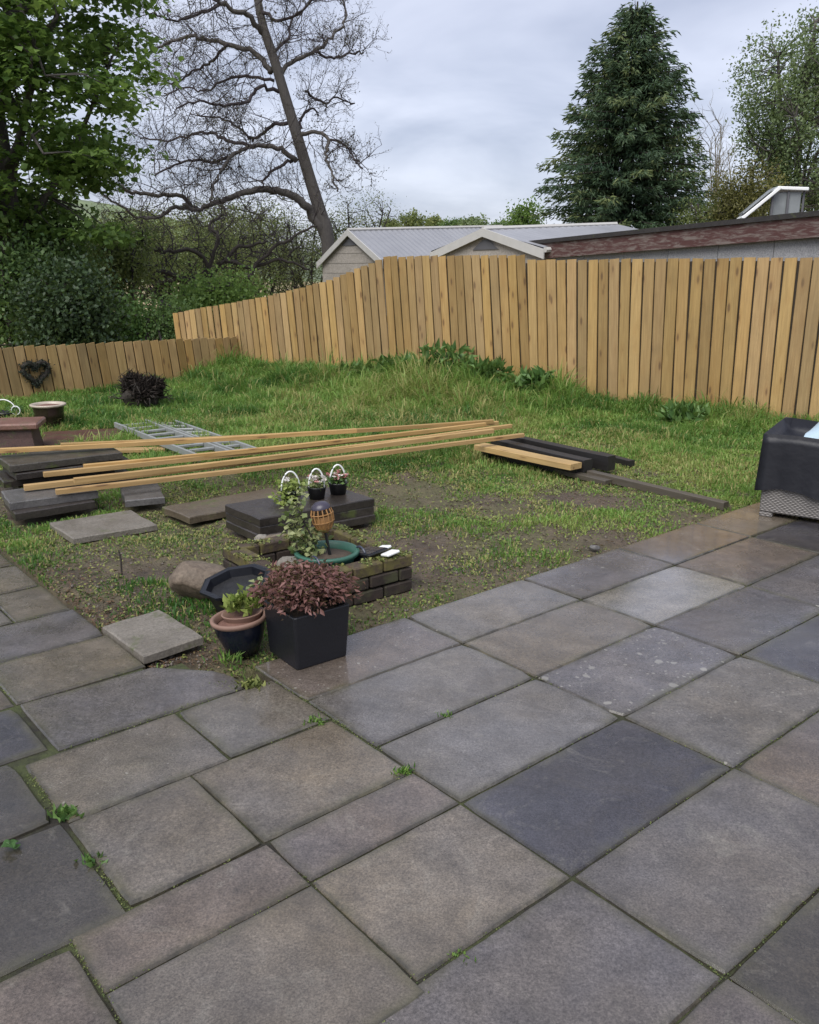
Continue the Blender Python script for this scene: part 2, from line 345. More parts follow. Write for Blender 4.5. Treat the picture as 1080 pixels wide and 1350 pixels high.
M['root'] = leafmat('root_fibre', (0.012, 0.009, 0.008), (0.05, 0.038, 0.03), None, 0.0, 0.9)
M['heart'] = leafmat('dark_wreath_twig', (0.012, 0.015, 0.012), (0.04, 0.05, 0.035), None, 0.05, 0.8)
M['alu'] = simple('dull_aluminium', (0.28, 0.29, 0.285), 0.5, 0.25, 12, 0.3)
M['whiteplastic'] = simple('white_plastic', (0.75, 0.76, 0.75), 0.4, 0.06)
M['blackplastic'] = simple('black_plastic', (0.010, 0.0105, 0.012), 0.38, 0.2)
M['tubplastic'] = simple('navy_black_plastic', (0.006, 0.007, 0.011), 0.42, 0.25, 20, 0, 0.002, 40)
M['tubinside'] = stone('tub_soil_water', (0.008, 0.008, 0.009), (0.025, 0.025, 0.027), 0, 30, 0.5)
M['greenpot'] = simple('green_plastic', (0.03, 0.10, 0.07), 0.45, 0.2, 9)
M['blueglaze'] = simple('dark_blue_glaze', (0.008, 0.010, 0.018), 0.16, 0.35, 6, 0, 0.002, 12)
M['terracotta'] = simple('terracotta', (0.20, 0.12, 0.09), 0.7, 0.2, 12)
M['terrasoil'] = stone('red_brown_soil', (0.13, 0.06, 0.045), (0.22, 0.12, 0.09), 0.1, 18, 0.9)
M['brownglaze'] = simple('dark_brown_glaze', (0.025, 0.017, 0.013), 0.15, 0.35, 7)
M['paleglaze'] = simple('pale_rim_glaze', (0.42, 0.36, 0.29), 0.35, 0.2, 10)
M['potsoil'] = stone('potting_soil', (0.05, 0.035, 0.025), (0.11, 0.08, 0.055), 0.2, 25, 0.9, (0.2, 0.2, 0.08))
M['bluetray'] = simple('dark_blue_plastic', (0.03, 0.038, 0.065), 0.4, 0.2)
M['solar'] = simple('solar_cell', (0.012, 0.014, 0.022), 0.2, 0.2)
M['lantern'] = simple('bronze_lantern_wire', (0.30, 0.16, 0.06), 0.5, 0.3)
M['lanterncap'] = simple('dark_lantern_cap', (0.045, 0.04, 0.06), 0.35, 0.2)
M['cover'] = simple('navy_waterproof_cover', (0.0045, 0.005, 0.009), 0.5, 0.2, 5, 0, 0.014, 5)
M['bag'] = simple('pale_blue_plastic_bag', (0.42, 0.54, 0.62), 0.35, 0.15, 14)
M['card'] = simple('brown_cardboard', (0.42, 0.28, 0.15), 0.8, 0.15, 9)
M['felt'] = stone('mossy_roofing_felt', (0.05, 0.042, 0.038), (0.095, 0.08, 0.07), 0.2, 5, 0.9)
M['feltedge'] = stone('felt_edge', (0.022, 0.02, 0.02), (0.045, 0.04, 0.038), 0.1, 8, 0.7)
M['creamwall'] = stone('cream_cladding', (0.36, 0.325, 0.285), (0.44, 0.40, 0.36), 0.0, 2, 0.85)
M['trim'] = simple('grey_white_trim', (0.48, 0.47, 0.45), 0.6, 0.1)
M['louvre'] = simple('dark_louvre', (0.10, 0.10, 0.11), 0.7, 0.1)
M['glasspane'] = simple('dusty_glazing', (0.20, 0.215, 0.22), 0.2, 0.25, 7)
M['pebble'] = stone('loose_pebble', (0.09, 0.072, 0.058), (0.19, 0.165, 0.14), 0, 9, 0.7)
def roofmat():
    t = NT('corrugated_grey_roof'); v = t.coord('Object'); n = t.noise(v, 1.2, 5, 0.6)
    c = t.mix(n, (0.19, 0.195, 0.215), (0.30, 0.305, 0.325)); return t.out(c, 0.45)
M['roof'] = roofmat()
def pebbledash():
    t = NT('pebble_dash_panel'); v = t.coord('Object'); f = t.noise(v, 55, 4, 0.8); n = t.noise(v, 3, 4)
    c = t.mix(t.ramp(f, [(0.35, 0.0), (0.65, 1.0)]), (0.20, 0.20, 0.21), (0.42, 0.42, 0.43)); c = t.mix(1.0, c, t.ramp(n, [(0.2, 0.8), (0.8, 1.1)]), 'MULTIPLY')
    t.bump(f, 0.008, 0.8); return t.out(c, 0.85)
M['dash'] = pebbledash()
def peeling():
    t = NT('peeling_red_paint'); v = t.coord('Object'); p = t.noise(t.map(v, (1.6, 1, 7)), 3.2, 6, 0.7, 0.6)
    under = t.mix(t.noise(t.map(v, (2, 1, 30)), 3, 4), (0.11, 0.085, 0.075), (0.23, 0.19, 0.17))
    c = t.mix(t.ramp(p, [(0.46, 0.0), (0.62, 1.0)]), (0.075, 0.03, 0.027), under)
    t.bump(p, 0.006, 0.6); return t.out(c, 0.7)
M['peel'] = peeling()
def weave():
    t = NT('grey_rattan_weave'); v = t.coord('Object')
    s_ = t.n('ShaderNodeSeparateXYZ', {0: v}); u = t.math('ADD', s_.outputs[0], s_.outputs[1])
    def saw(x, k): return t.math('SINE', t.math('MULTIPLY', x, k))
    row = t.math('FLOOR', t.math('MULTIPLY', s_.outputs[2], 80)); ph = t.math('MULTIPLY', t.math('MODULO', row, 2.0), math.pi)
    wv = t.math('SINE', t.math('ADD', t.math('MULTIPLY', u, 190), ph)); rr = t.math('ABSOLUTE', t.math('SINE', t.math('MULTIPLY', s_.outputs[2], 80 * math.pi)))
    h = t.math('MULTIPLY', t.math('MULTIPLY_ADD', wv, 0.5, 0.5), rr)
    c = t.mix(h, (0.11, 0.102, 0.096), (0.27, 0.25, 0.235)); t.bump(h, 0.006, 0.9); return t.out(c, 0.6)
M['weave'] = weave()
def soil():
    t = NT('muddy_lawn_soil'); v = t.coord('World'); n = t.noise(v, 1.1, 6, 0.65, 0.4); m = t.noise(v, 5, 6, 0.7); f = t.noise(v, 45, 5, 0.75)
    c = t.mix(t.ramp(m, [(0.3, 0.0), (0.7, 1.0)]), (0.048, 0.033, 0.022), (0.18, 0.135, 0.09))
    c = t.mix(t.math('MULTIPLY', t.ramp(n, [(0.42, 0.0), (0.62, 1.0)]), 0.7), c, t.mix(f, (0.07, 0.08, 0.03), (0.17, 0.165, 0.06)))
    c = t.mix(1.0, c, t.ramp(f, [(0.25, 0.55), (0.5, 1.0), (0.75, 1.4)]), 'MULTIPLY')
    t.bump(t.math('ADD', m, t.math('MULTIPLY', f, 0.6)), 0.05, 1.0)
    return t.out(c, t.ramp(n, [(0.3, 0.45), (0.6, 0.85)]))
M['soil'] = soil()
def joint():
    t = NT('mossy_joint'); v = t.coord('World'); n = t.noise(v, 3.2, 6, 0.7); f = t.noise(v, 60, 4, 0.7)
    c = t.mix(t.ramp(n, [(0.38, 0.0), (0.6, 1.0)]), (0.018, 0.015, 0.011), (0.045, 0.055, 0.016)); c = t.mix(1.0, c, t.ramp(f, [(0.2, 0.5), (0.8, 1.5)]), 'MULTIPLY')
    t.bump(f, 0.01, 0.9); return t.out(c, 0.9)
M['joint'] = joint()
def rough_land():
    t = NT('rough_meadow'); v = t.coord('World'); n = t.noise(v, 0.12, 6, 0.65); f = t.noise(v, 3, 6, 0.75)
    c = t.mix(t.ramp(n, [(0.40, 0.0), (0.58, 1.0)]), t.mix(f, (0.06, 0.10, 0.03), (0.13, 0.18, 0.06)), t.mix(f, (0.30, 0.21, 0.12), (0.46, 0.34, 0.20)))
    return t.out(c, 0.95)
M['land'] = rough_land()
def hillmat():
    t = NT('hill_pasture'); v = t.coord('World'); n = t.noise(v, 0.02, 5, 0.6); f = t.noise(v, 0.25, 5, 0.7)
    c = t.mix(t.ramp(n, [(0.42, 0.0), (0.56, 1.0)]), t.mix(f, (0.13, 0.18, 0.08), (0.22, 0.28, 0.13)), t.mix(f, (0.06, 0.085, 0.05), (0.13, 0.15, 0.09)))
    return t.out(c, 0.95)
M['hill'] = hillmat()
def watermat():
    t = NT('shallow_water'); t.b.inputs['Transmission Weight'].default_value = 1.0; t.b.inputs['IOR'].default_value = 1.33
    t.bump(t.noise(t.coord('World'), 9, 2), 0.0006, 0.3); return t.out((0.92, 0.93, 0.92), 0.03)
M['water'] = watermat()
# ------------------------------------------------------------------ ground
FENCE = [(-4.10, 15.60), (-0.33, 13.40), (1.62, 12.00), (7.5, 7.30)]      # tall fence line on the ground
LOW = [(-2.87, 14.80), (-5.55, 11.70), (-7.6, 9.35)]
def seg_dist(x, y, p, q):
    px, py = p; qx, qy = q; L = (qx - px) ** 2 + (qy - py) ** 2
    t = np.clip(((x - px) * (qx - px) + (y - py) * (qy - py)) / L, 0, 1)
    return np.hypot(x - px - t * (qx - px), y - py - t * (qy - py))
def inside_patio(x, y, m=0.0):
    a, b = toab(x, y)
    return ((a > -0.03 - m) & (b < 1.345 + m)) | ((a <= 0) & (b < 1.19 + m)) | ((a < -0.36 + m) & (b < 4.4 + m)) | ((a > -0.93) & (a < -0.20 + m) & (b < 1.62 + m))
def beyond_fence(x, y):        # negative on the garden side of the tall fence and the low fence
    def side(p, q): return ((q[0] - p[0]) * (y - p[1]) - (q[1] - p[1]) * (x - p[0])) / math.hypot(q[0] - p[0], q[1] - p[1])
    s1 = np.where(x < -0.33, side(FENCE[0], FENCE[1]), np.where(x < 1.62, side(FENCE[1], FENCE[2]), side(FENCE[2], FENCE[3])))
    s2 = -side(LOW[0], LOW[1])
    return np.maximum(s1, np.where(x < -2.0, s2, -9))
def lawn_z(x, y):
    z = -0.035 + 0.05 * (fbm(x * 0.9, y * 0.9, 3) - 0.5) + 0.05 * (fbm(x * 4, y * 4, 9) - 0.5)
    dm = np.minimum(seg_dist(x, y, (-2.9, 14.6), (-0.4, 13.1)), seg_dist(x, y, (-0.4, 13.1), (1.4, 11.8)))
    z = z + 0.16 * np.exp(-(dm / 1.0) ** 2)
    z = np.where(inside_patio(x, y, 0.02), -0.09, np.where(inside_patio(x, y, 0.10), np.minimum(z, -0.035), z))
    bf = beyond_fence(x, y)
    return np.where(bf > 0.12, z - np.minimum(0.9, (bf - 0.12) * 1.2), z)
xs = np.arange(-8.2, 8.4, 0.06); ys = np.arange(1.0, 16.6, 0.06); XX, YY = np.meshgrid(xs, ys)
V = np.stack([XX.ravel(), YY.ravel(), lawn_z(XX, YY).ravel()], 1); nx, ny = len(xs), len(ys)
I = (np.arange(ny - 1)[:, None] * nx + np.arange(nx - 1)[None, :]).ravel()
tag(link('lawn', np_mesh('lawn', V, np.stack([I, I + 1, I + 1 + nx, I + nx], 1), 4, smooth=True), M['soil']), kind='structure')
# the land all round, to the horizon, a little lower than the garden behind the fences
def land_z(x, y):
    r = np.hypot(x, y - 8)
    z = -0.35 - 0.75 * np.clip((r - 7) / 6, 0, 1) + 1.0 * np.clip((r - 22) / 40, 0, 1) * np.clip((y - 5) / 20, 0, 1)
    return z + 0.25 * (fbm(x * 0.25, y * 0.25, 5) - 0.5) * np.clip((r - 9) / 8, 0, 1)
g = np.sinh(np.linspace(-6.2, 6.2, 170)); g = g / g.max() * 1400
XX, YY = np.meshgrid(g, g + 8); n_ = len(g)
V = np.stack([XX.ravel(), YY.ravel(), land_z(XX, YY).ravel()], 1); I = (np.arange(n_ - 1)[:, None] * n_ + np.arange(n_ - 1)[None, :]).ravel()
tag(link('ground', np_mesh('ground', V, np.stack([I, I + 1, I + 1 + n_, I + n_], 1), 4, smooth=True), M['land']), kind='structure')
# a far hill behind the trees on the left
hx = np.linspace(-240, 70, 60); hy = np.linspace(120, 420, 40); XX, YY = np.meshgrid(hx, hy)
Z = 24 * np.exp(-((XX + 110) / 75) ** 2 - ((YY - 270) / 75) ** 2) + 3 * (fbm(XX * .03, YY * .03, 2) - .5) - 1.2
V = np.stack([XX.ravel(), YY.ravel(), Z.ravel()], 1); I = (np.arange(39)[:, None] * 60 + np.arange(59)[None, :]).ravel()
tag(link('hill', np_mesh('hill', V, np.stack([I, I + 1, I + 61, I + 60], 1), 4, smooth=True), M['hill']), kind='structure')

# ------------------------------------------------------------------ patio
def rects_sheet(name, rects, z, mat):
    mb = MB()
    for a0, a1, b0, b1 in rects:
        mb.add([(*AB(a0, b0), z), (*AB(a1, b0), z), (*AB(a1, b1), z), (*AB(a0, b1), z)], [(0, 1, 2, 3)])
    return mb.build(name, mat)
patio = tag(rects_sheet('patio', [(0, 6.2, -2.4, 1.33), (-2.4, 0, -2.4, 1.18), (-2.4, -0.22, 1.18, 1.60), (-2.4, -0.38, 1.60, 4.3)], -0.012, M['joint']), kind='structure')
WARM, GREY, COOL, DARK, LIGHT, BROWN, BLACK = (0.120, 0.108, 0.092), (0.112, 0.106, 0.098), (0.092, 0.089, 0.096), (0.045, 0.044, 0.052), (0.165, 0.156, 0.138), (0.102, 0.088, 0.079), (0.044, 0.040, 0.035)
def slab_mesh(ring, inset, z0, tilt, thick=0.045):
    ring = np.array(ring); c = ring.mean(0); n = len(ring); ext = (ring.max(0) - ring.min(0)) / 2
    def zt(p): return z0 + (p[0] - c[0]) * tilt[0] + (p[1] - c[1]) * tilt[1]
    def rg(d, dz):
        k = 1 - d / ext; out = []
        for p in ring:
            q = c + (p - c) * k; w_ = AB(*q); out.append((w_[0], w_[1], zt(q) + dz))
        return out
    v = rg(0, -thick) + rg(0, -0.007) + rg(0.006, 0) + rg(inset, 0); e = [1.0] * (3 * n) + [0.0] * n
    f = [tuple(k * n + j for k, j in ((r, i), (r, (i + 1) % n), (r + 1, (i + 1) % n), (r + 1, i))) for r in range(3) for i in range(n)] + [tuple(range(3 * n, 4 * n))]
    me = bpy.data.meshes.new('paving_slab'); me.from_pydata(v, [], f); me.update()
    at = me.attributes.new('edge', 'FLOAT', 'POINT'); at.data.foreach_set('value', e); return me
def jit_ring(corners, seg=0.06, amp=0.0018):
    out = []; m = len(corners)
    for i in range(m):
        p, q = np.array(corners[i], float), np.array(corners[(i + 1) % m], float); L = np.linalg.norm(q - p); k = max(2, int(L / seg)); nrm = np.array([-(q - p)[1], (q - p)[0]]) / L
        for j in range(k):
            t = j / k; o_ = random.uniform(-amp, amp) if j else 0
            pt = p + (q - p) * t + nrm * o_
            if j == 0: pt = pt + (np.mean(corners, 0) - pt) * random.choice([0.003, 0.006, 0.012, 0.03])
            out.append(pt)
    return out
def slab(a0, a1, b0, b1, tint, lich=0.0, gap=0.0038, poly=None, dz=0.0):
    g_ = gap * random.uniform(0.6, 1.2)
    cs = poly if poly else [(a0 + g_, b0 + g_), (a1 - g_, b0 + g_), (a1 - g_, b1 - g_), (a0 + g_, b1 - g_)]
    s_ = random.uniform(0.93, 1.07)
    o = link('paving_slab', slab_mesh(jit_ring(cs), 0.055, dz + random.uniform(-0.002, 0.003), (random.uniform(-.004, .004), random.uniform(-.005, .005))), M['slab'], patio)
    o.color = (tint[0] * s_, tint[1] * s_, tint[2] * s_, lich)
    return o
CA = [0, 0.885, 1.765, 2.645, 3.525, 4.405, 5.285, 6.165]; RB = [-2.38, -1.90, -1.43, -0.965, -0.475, 0.0, 0.455, 0.92, 1.345]
TT = {(0, 3): WARM, (0, 4): DARK, (0, 5): GREY, (0, 6): GREY, (0, 7): BROWN, (1, 7): GREY, (1, 6): WARM, (1, 5): COOL, (1, 4): GREY, (2, 7): COOL, (2, 6): LIGHT, (2, 5): COOL, (2, 4): DARK, (1, 3): BROWN, (0, 2): BLACK, (3, 7): COOL, (3, 6): BROWN, (3, 5): COOL, (4, 7): WARM, (4, 6): DARK, (1, 2): GREY}
LL = {(1, 5): 0.85, (0, 7): 0.62, (1, 4): 0.60, (2, 7): 0.55, (1, 7): 0.35, (0, 2): 0.3, (3, 7): 0.4, (2, 5): 0.35, (0, 3): 0.3, (4, 7): .4}
TT[(0, 3)] = (0.100, 0.094, 0.092)
for ci in range(7):
    for ri in range(8):
        t_ = TT.get((ci, ri)) or random.choice([GREY, COOL, WARM, BROWN])
        o = slab(CA[ci], CA[ci + 1], RB[ri], RB[ri + 1], t_, LL.get((ci, ri), random.choice([0, 0, .2, .3])))
        if (ci, ri) in ((2, 6), (3, 7)): o.data.materials[0] = M['wetslab']          # rain still standing here
left = [(-0.60, 0, -0.475, 0.0, WARM, 0), (-0.60, 0, 0.0, 0.24, BROWN, .2), (-0.61, 0, 0.24, 0.735, WARM, 0), (-0.45, 0, 0.735, 1.18, GREY, .15), (-1.04, -0.45, 0.73, 1.18, WARM, 0.5),
        (-1.04, -0.61, 0.235, 0.725, WARM, .15), (-1.21, -0.60, -0.01, 0.23, BROWN, .1), (-1.21, -0.60, -0.52, -0.013, WARM, .1), (-2.0, -1.21, -0.5, 0.20, BROWN, .3),
        (-1.95, -1.045, 0.21, 0.755, BLACK, 0.25), (-1.95, -1.065, 0.765, 1.215, BLACK, .25), (-1.85, -0.93, 1.23, 1.64, DARK, .3), (-0.92, -0.36, 1.66, 2.11, WARM, 0), (-1.8, -0.92, 1.66, 2.11, BROWN, .2),
        (-0.95, -0.365, 2.12, 2.55, COOL, 0), (-1.85, -0.95, 2.12, 2.55, WARM, 0), (-0.66, -0.375, 2.56, 3.01, WARM, 0), (-1.5, -0.66, 2.56, 3.01, GREY, 0), (-1.25, -0.38, 3.03, 3.47, WARM, 0), (-1.25, -0.39, 3.49, 3.93, BROWN, 0), (-1.25, -0.39, 3.95, 4.35, BLACK, 0),
        (-0.88, 0, -0.965, -0.475, COOL, .2), (-1.8, -0.88, -0.965, -0.52, BROWN, .1), (-0.9, 0, -1.43, -0.965, BROWN, .1), (-1.8, -0.9, -1.43, -0.965, GREY, .1), (-0.9, 0, -1.9, -1.43, GREY, 0), (-0.9, 0, -2.38, -1.9, GREY, 0), (-1.8, -0.9, -1.9, -1.43, WARM, 0), (-1.8, -0.9, -2.38, -1.9, WARM, 0)]
for a0, a1, b0, b1, t_, l_ in left:
    tight = (b1 == 0.23 and a0 == -1.21) or b1 == -0.013
    slab(a0, a1, b0, b1, t_, l_, 0.0012 if tight else 0.0042, dz=random.uniform(-0.003, 0.002))
slab(0, 0, 0, 0, COOL, 0.05, poly=[(-0.91, 1.195), (-0.12, 1.195), (-0.105, 1.30), (-0.155, 1.42), (-0.345, 1.63), (-0.91, 1.65)])
# ------------------------------------------------------------------ fences
def board_obj(name, base, dirv, width, thick, length, lean, mat, parent, twist=0.0):
    # local frame: x along the fence, y out of the fence, z up; the top edge is cut a touch unevenly
    mb = MB(); w2, t2 = width / 2, thick / 2; ch = 0.005; z1 = length + random.uniform(-.004, .004); dz = random.uniform(-.004, .004)
    ring = [(-w2 + ch, -t2), (w2 - ch, -t2), (w2, -t2 + ch), (w2, t2), (-w2, t2), (-w2, -t2 + ch)]
    n = 6; rows = [0.0, 0.33, 0.66, 1.0]; bow = random.uniform(-.004, .004); vs = []
    for r in rows:
        for x, y in ring: vs.append((x + bow * math.sin(r * math.pi), y, z1 * r + (dz * x / w2 if r == 1 else 0)))
    fs = [tuple(range(n))[::-1], tuple(range(3 * n, 4 * n))] + [(k * n + i, k * n + (i + 1) % n, (k + 1) * n + (i + 1) % n, (k + 1) * n + i) for k in range(3) for i in range(n)]
    mb.add(vs, fs); o = link(name, mb.mesh(name), mat, parent)
    x = Vector((dirv[0], dirv[1], 0)).normalized(); z = (Vector((0, 0, 1)) + x * -lean).normalized(); y = z.cross(x); x = y.cross(z)
    m = Matrix((x, y, z)).transposed().to_4x4() @ Matrix.Rotation(twist, 4, 'Z'); m.translation = Vector(base)
    o.matrix_basis = m; return o
fence = empty('timber_fence', (1.62, 12.0, -0.05), 'tall new pale timber fence of upright boards closing off the lawn', 'fence')
def run(p, q, n, ztop, lean, par, base_off=-0.12, wk=0.885):
    p, q = np.array(p, float), np.array(q, float); d = (q - p) / np.linalg.norm(q - p); pitch = np.linalg.norm(q - p) / n
    for i in range(n):
        t = (i + 0.5) / n; c = p + (q - p) * t; zb = min(float(lawn_z(np.array([c[0]]), np.array([c[1]]))[0]), 0.02) + base_off
        zt = ztop(t) + random.uniform(-.006, .006); L = zt - zb; le = lean(t) + random.uniform(-.008, .008)
        wdt = pitch * (wk + random.uniform(-.045, .03))
        b = c + d * le * L * 0.5
        off = random.uniform(-.004, .004); nrm = np.array([d[1], -d[0]])
        b = b + nrm * off
        board_obj('board', (b[0], b[1], zb), d, wdt, 0.020, L / math.sqrt(1 + le * le) * (1 + le * le), le, M['board'], par, random.uniform(-.06, .06))
        if True:                                # narrow backing behind each gap, coloured near black as the gap's shade
            c2_ = p + d * pitch * i; L2 = ztop(i / n) - .03 - zb; b2_ = c2_ + d * lean(i / n) * L2 * .5 - nrm * .024
            board_obj('gap_shade_backing', (b2_[0], b2_[1], zb), d, .05, .012, L2, lean(i / n), M['oldwood'] if False else M['strip'], par)
    return d
run(FENCE[2], FENCE[3], 51, lambda t: 1.838, lambda t: max(0.0, 0.075 - 0.16 * t), fence)
run(FENCE[1], FENCE[2], 17, lambda t: 1.905, lambda t: 0.085, fence)
tops = [(512, 340), (470, 357), (430, 372), (400, 380), (350, 392), (300, 401), (234, 413)]
ft, fz = [], []
P1, P0 = np.array(FENCE[1]), np.array(FENCE[0])
for px, py in tops:
    k = (px - 540) / F / ray(px, py)[1]    # x = k*y on that ray
    # intersect with the fence line
    dx, dy = P0 - P1; s_ = (k * P1[1] - P1[0]) / (dx - k * dy); yy = P1[1] + s_ * dy
    ft.append(s_); fz.append(P(px, py, yy)[2])
run(FENCE[0], FENCE[1], 33, lambda t: float(np.interp(1 - t, ft, fz)), lambda t: 0.085, fence, -0.25)
# rails and posts behind the boards
def rail_behind(p, q, z0, z1, par, off=0.055):
    d = np.array(q) - np.array(p); d = d / np.linalg.norm(d); nrm = np.array([-d[1], d[0]]) * off
    m = axis_matrix((p[0] + nrm[0], p[1] + nrm[1], z0), (q[0] + nrm[0], q[1] + nrm[1], z1)); L = math.dist((p[0], p[1], z0), (q[0], q[1], z1))
    o = link('rail', MB().box((L / 2, 0, 0), (L, 0.038, 0.088), ch=.003).mesh('rail'), M['rail'], par); o.matrix_basis = m
for f_ in (0.25, 0.95, 1.6):
    rail_behind(FENCE[2], FENCE[3], f_, f_, fence); rail_behind(FENCE[1], FENCE[2], f_ + .05, f_ + .02, fence)
for f_ in (0.1, 0.65): rail_behind(FENCE[0], FENCE[1], f_ - .45 , f_ + .35 , fence)
def post(x, y, h, par): return MB().box((x, y, h / 2 - .15), (0.09, 0.09, h + .3), ch=.004).build('post', M['rail'], par)
for t in (0.02, 0.35, 0.68, 0.99):
    c = np.array(FENCE[2]) + (np.array(FENCE[3]) - np.array(FENCE[2])) * t; post(c[0] + .08, c[1] + .10, 1.7, fence)
post(-0.27, 13.51, 1.75, fence)
low = empty('low_fence', (-5.55, 11.70, -0.05), 'low timber fence of short leaning boards at the lawn\'s left end', 'fence')
run(LOW[1], LOW[0], 27, lambda t: 0.695 - 0.075 * t + .015, lambda t: 0.11, low, -0.1, 0.90)
run(LOW[2], LOW[1], 21, lambda t: 0.71, lambda t: 0.12, low, -0.1, 0.90)
for z_ in (0.15, 0.5): rail_behind(LOW[1], LOW[0], z_, z_ - .05, low, 0.055); rail_behind(LOW[2], LOW[1], z_, z_, low, 0.055)
for c in (LOW[0], LOW[1], LOW[2], (-4.2, 13.26)): post(c[0] - .09, c[1] + .09, 0.6, low)

# ------------------------------------------------------------------ garages beyond the fence
def gable_garage(name, corner, yaw, wid, lng, zb, ze, zr, label, skew=0.0):
    # corner: left foot of the gable; local u along the gable, v along the ridge
    root = empty(name, (corner[0], corner[1], zb), label, 'garage', 'gabled garages beyond the fence')
    v = np.array([math.cos(yaw), math.sin(yaw)]); u = np.array([v[1], -v[0]])     # gable runs towards the camera's right
    W = lambda a, b, z: (corner[0] + u[0] * a + v[0] * b, corner[1] + u[1] * a + v[1] * b, z)
    mb = MB(); mb.add([W(0, 0, zb), W(wid, 0, zb), W(wid, 0, ze), W(wid / 2, 0, zr), W(0, 0, ze), W(0, lng, zb), W(wid, lng, zb), W(wid, lng, ze + skew), W(wid / 2, lng, zr + skew), W(0, lng, ze + skew)],
                      [(4, 3, 2, 1, 0), (5, 6, 7, 8, 9), (1, 2, 7, 6), (0, 5, 9, 4)])
    mb.build('wall', M['creamwall'], root)
    # cladding joints as proud horizontal boards on the gable
    nb = 7
    for i in range(nb):
        z0 = zb + (zr - zb) * (0.42 + 0.5 * i / nb); z1 = z0 + (zr - zb) * 0.5 / nb - 0.012
        h0 = wid / 2 if z0 <= ze else wid / 2 * (zr - z0) / (zr - ze); h1 = wid / 2 if z1 <= ze else wid / 2 * (zr - z1) / (zr - ze)
        h0 -= .07; h1 -= .07
        if h1 < .1: continue
        MB().add([W(wid / 2 - h0, -.012, z0), W(wid / 2 + h0, -.012, z0), W(wid / 2 + h1, -.006, z1), W(wid / 2 - h1, -.006, z1), W(wid / 2 - h0, .01, z0), W(wid / 2 + h0, .01, z0), W(wid / 2 + h1, .01, z1), W(wid / 2 - h1, .01, z1)],
                 [(3, 2, 1, 0), (0, 1, 5, 4), (2, 3, 7, 6)]).build('cladding_board', M['creamwall'], root)
    # corrugated roof: two slopes of real ribs
    for sgn in (-1, 1):
        ov = 0.12; nrib = int(lng / 0.09); vs = []; fs = []
        for i in range(nrib + 1):
            b = -0.10 + (lng + 0.2) * i / nrib; dz = 0.018 if i % 2 else 0.0; sk = skew * b / lng
            zl = ze - ov * (zr - ze) / (wid / 2)
            e_ = W(wid / 2 + sgn * (wid / 2 + ov), b, zl + .035 + dz + sk); r_ = W(wid / 2, b, zr + .035 + dz + sk)
            vs += [e_, r_, (e_[0], e_[1], e_[2] - .03), (r_[0], r_[1], r_[2] - .03)]
        for i in range(nrib):
            k = 4 * i; fs += [(k, k + 4, k + 5, k + 1), (k + 2, k + 3, k + 7, k + 6), (k, k + 2, k + 6, k + 4)]
        rf = MB().add(vs, fs).build('roof', M['roof'], root)
        # bargeboard and eaves board
        t0, t1 = W(wid / 2 + sgn * (wid / 2 + ov + .02), -0.12, ze - .09), W(wid / 2, -0.12, zr + .07)
        MB().add([(t0[0], t0[1], t0[2] - .12), (t0[0], t0[1], t0[2] + .06), t1, (t1[0], t1[1], t1[2] - .17)] + [tuple(np.array(p) + np.array([v[0] * .03, v[1] * .03, 0])) for p in ((t0[0], t0[1], t0[2] - .12), (t0[0], t0[1], t0[2] + .06), t1, (t1[0], t1[1], t1[2] - .17))],
                 [(0, 1, 2, 3), (7, 6, 5, 4), (0, 4, 5, 1), (1, 5, 6, 2), (3, 2, 6, 7), (0, 3, 7, 4)]).build('bargeboard', M['trim'], root)
    MB().tube([W(wid / 2, -.1, zr + .06), W(wid / 2, lng + .1, zr + .06 + skew)], 0.05, 6).build('ridge_cap', M['trim'], root)
    MB().tube([W(wid + .17, -.1, ze - .04), W(wid + .17, lng + .1, ze - .04 + skew)], 0.055, 6).build('gutter', M['trim'], root)
    lw = 0.28; zz = zr - 0.16
    MB().add([W(wid / 2 - lw * 1.6, -.03, zz - .20), W(wid / 2 + lw * 1.6, -.03, zz - .20), W(wid / 2 + .1, -.03, zz), W(wid / 2 - .1, -.03, zz), W(wid / 2 - lw * 1.6, .01, zz - .20), W(wid / 2 + lw * 1.6, .01, zz - .20), W(wid / 2 + .1, .01, zz), W(wid / 2 - .1, .01, zz)],
             [(3, 2, 1, 0), (0, 1, 5, 4), (2, 3, 7, 6)]).build('louvre_vent', M['louvre'], root)
    return root
c1 = P(425, 345, 26.5); c2 = P(577, 340, 20.6)
gable_garage('gabled_garage', (c1[0], c1[1]), R(37), 3.1, 5.6, -1.0, 1.97, 2.74, 'cream garage with grey pitched roof and dark gable vent by the leaning tree', 0.25)
gable_garage('gabled_garage', (c2[0], c2[1]), R(33), 3.6, 3.7, -1.0, 2.13, 2.49, 'cream garage with low grey roof between the other two garages', 0.2)
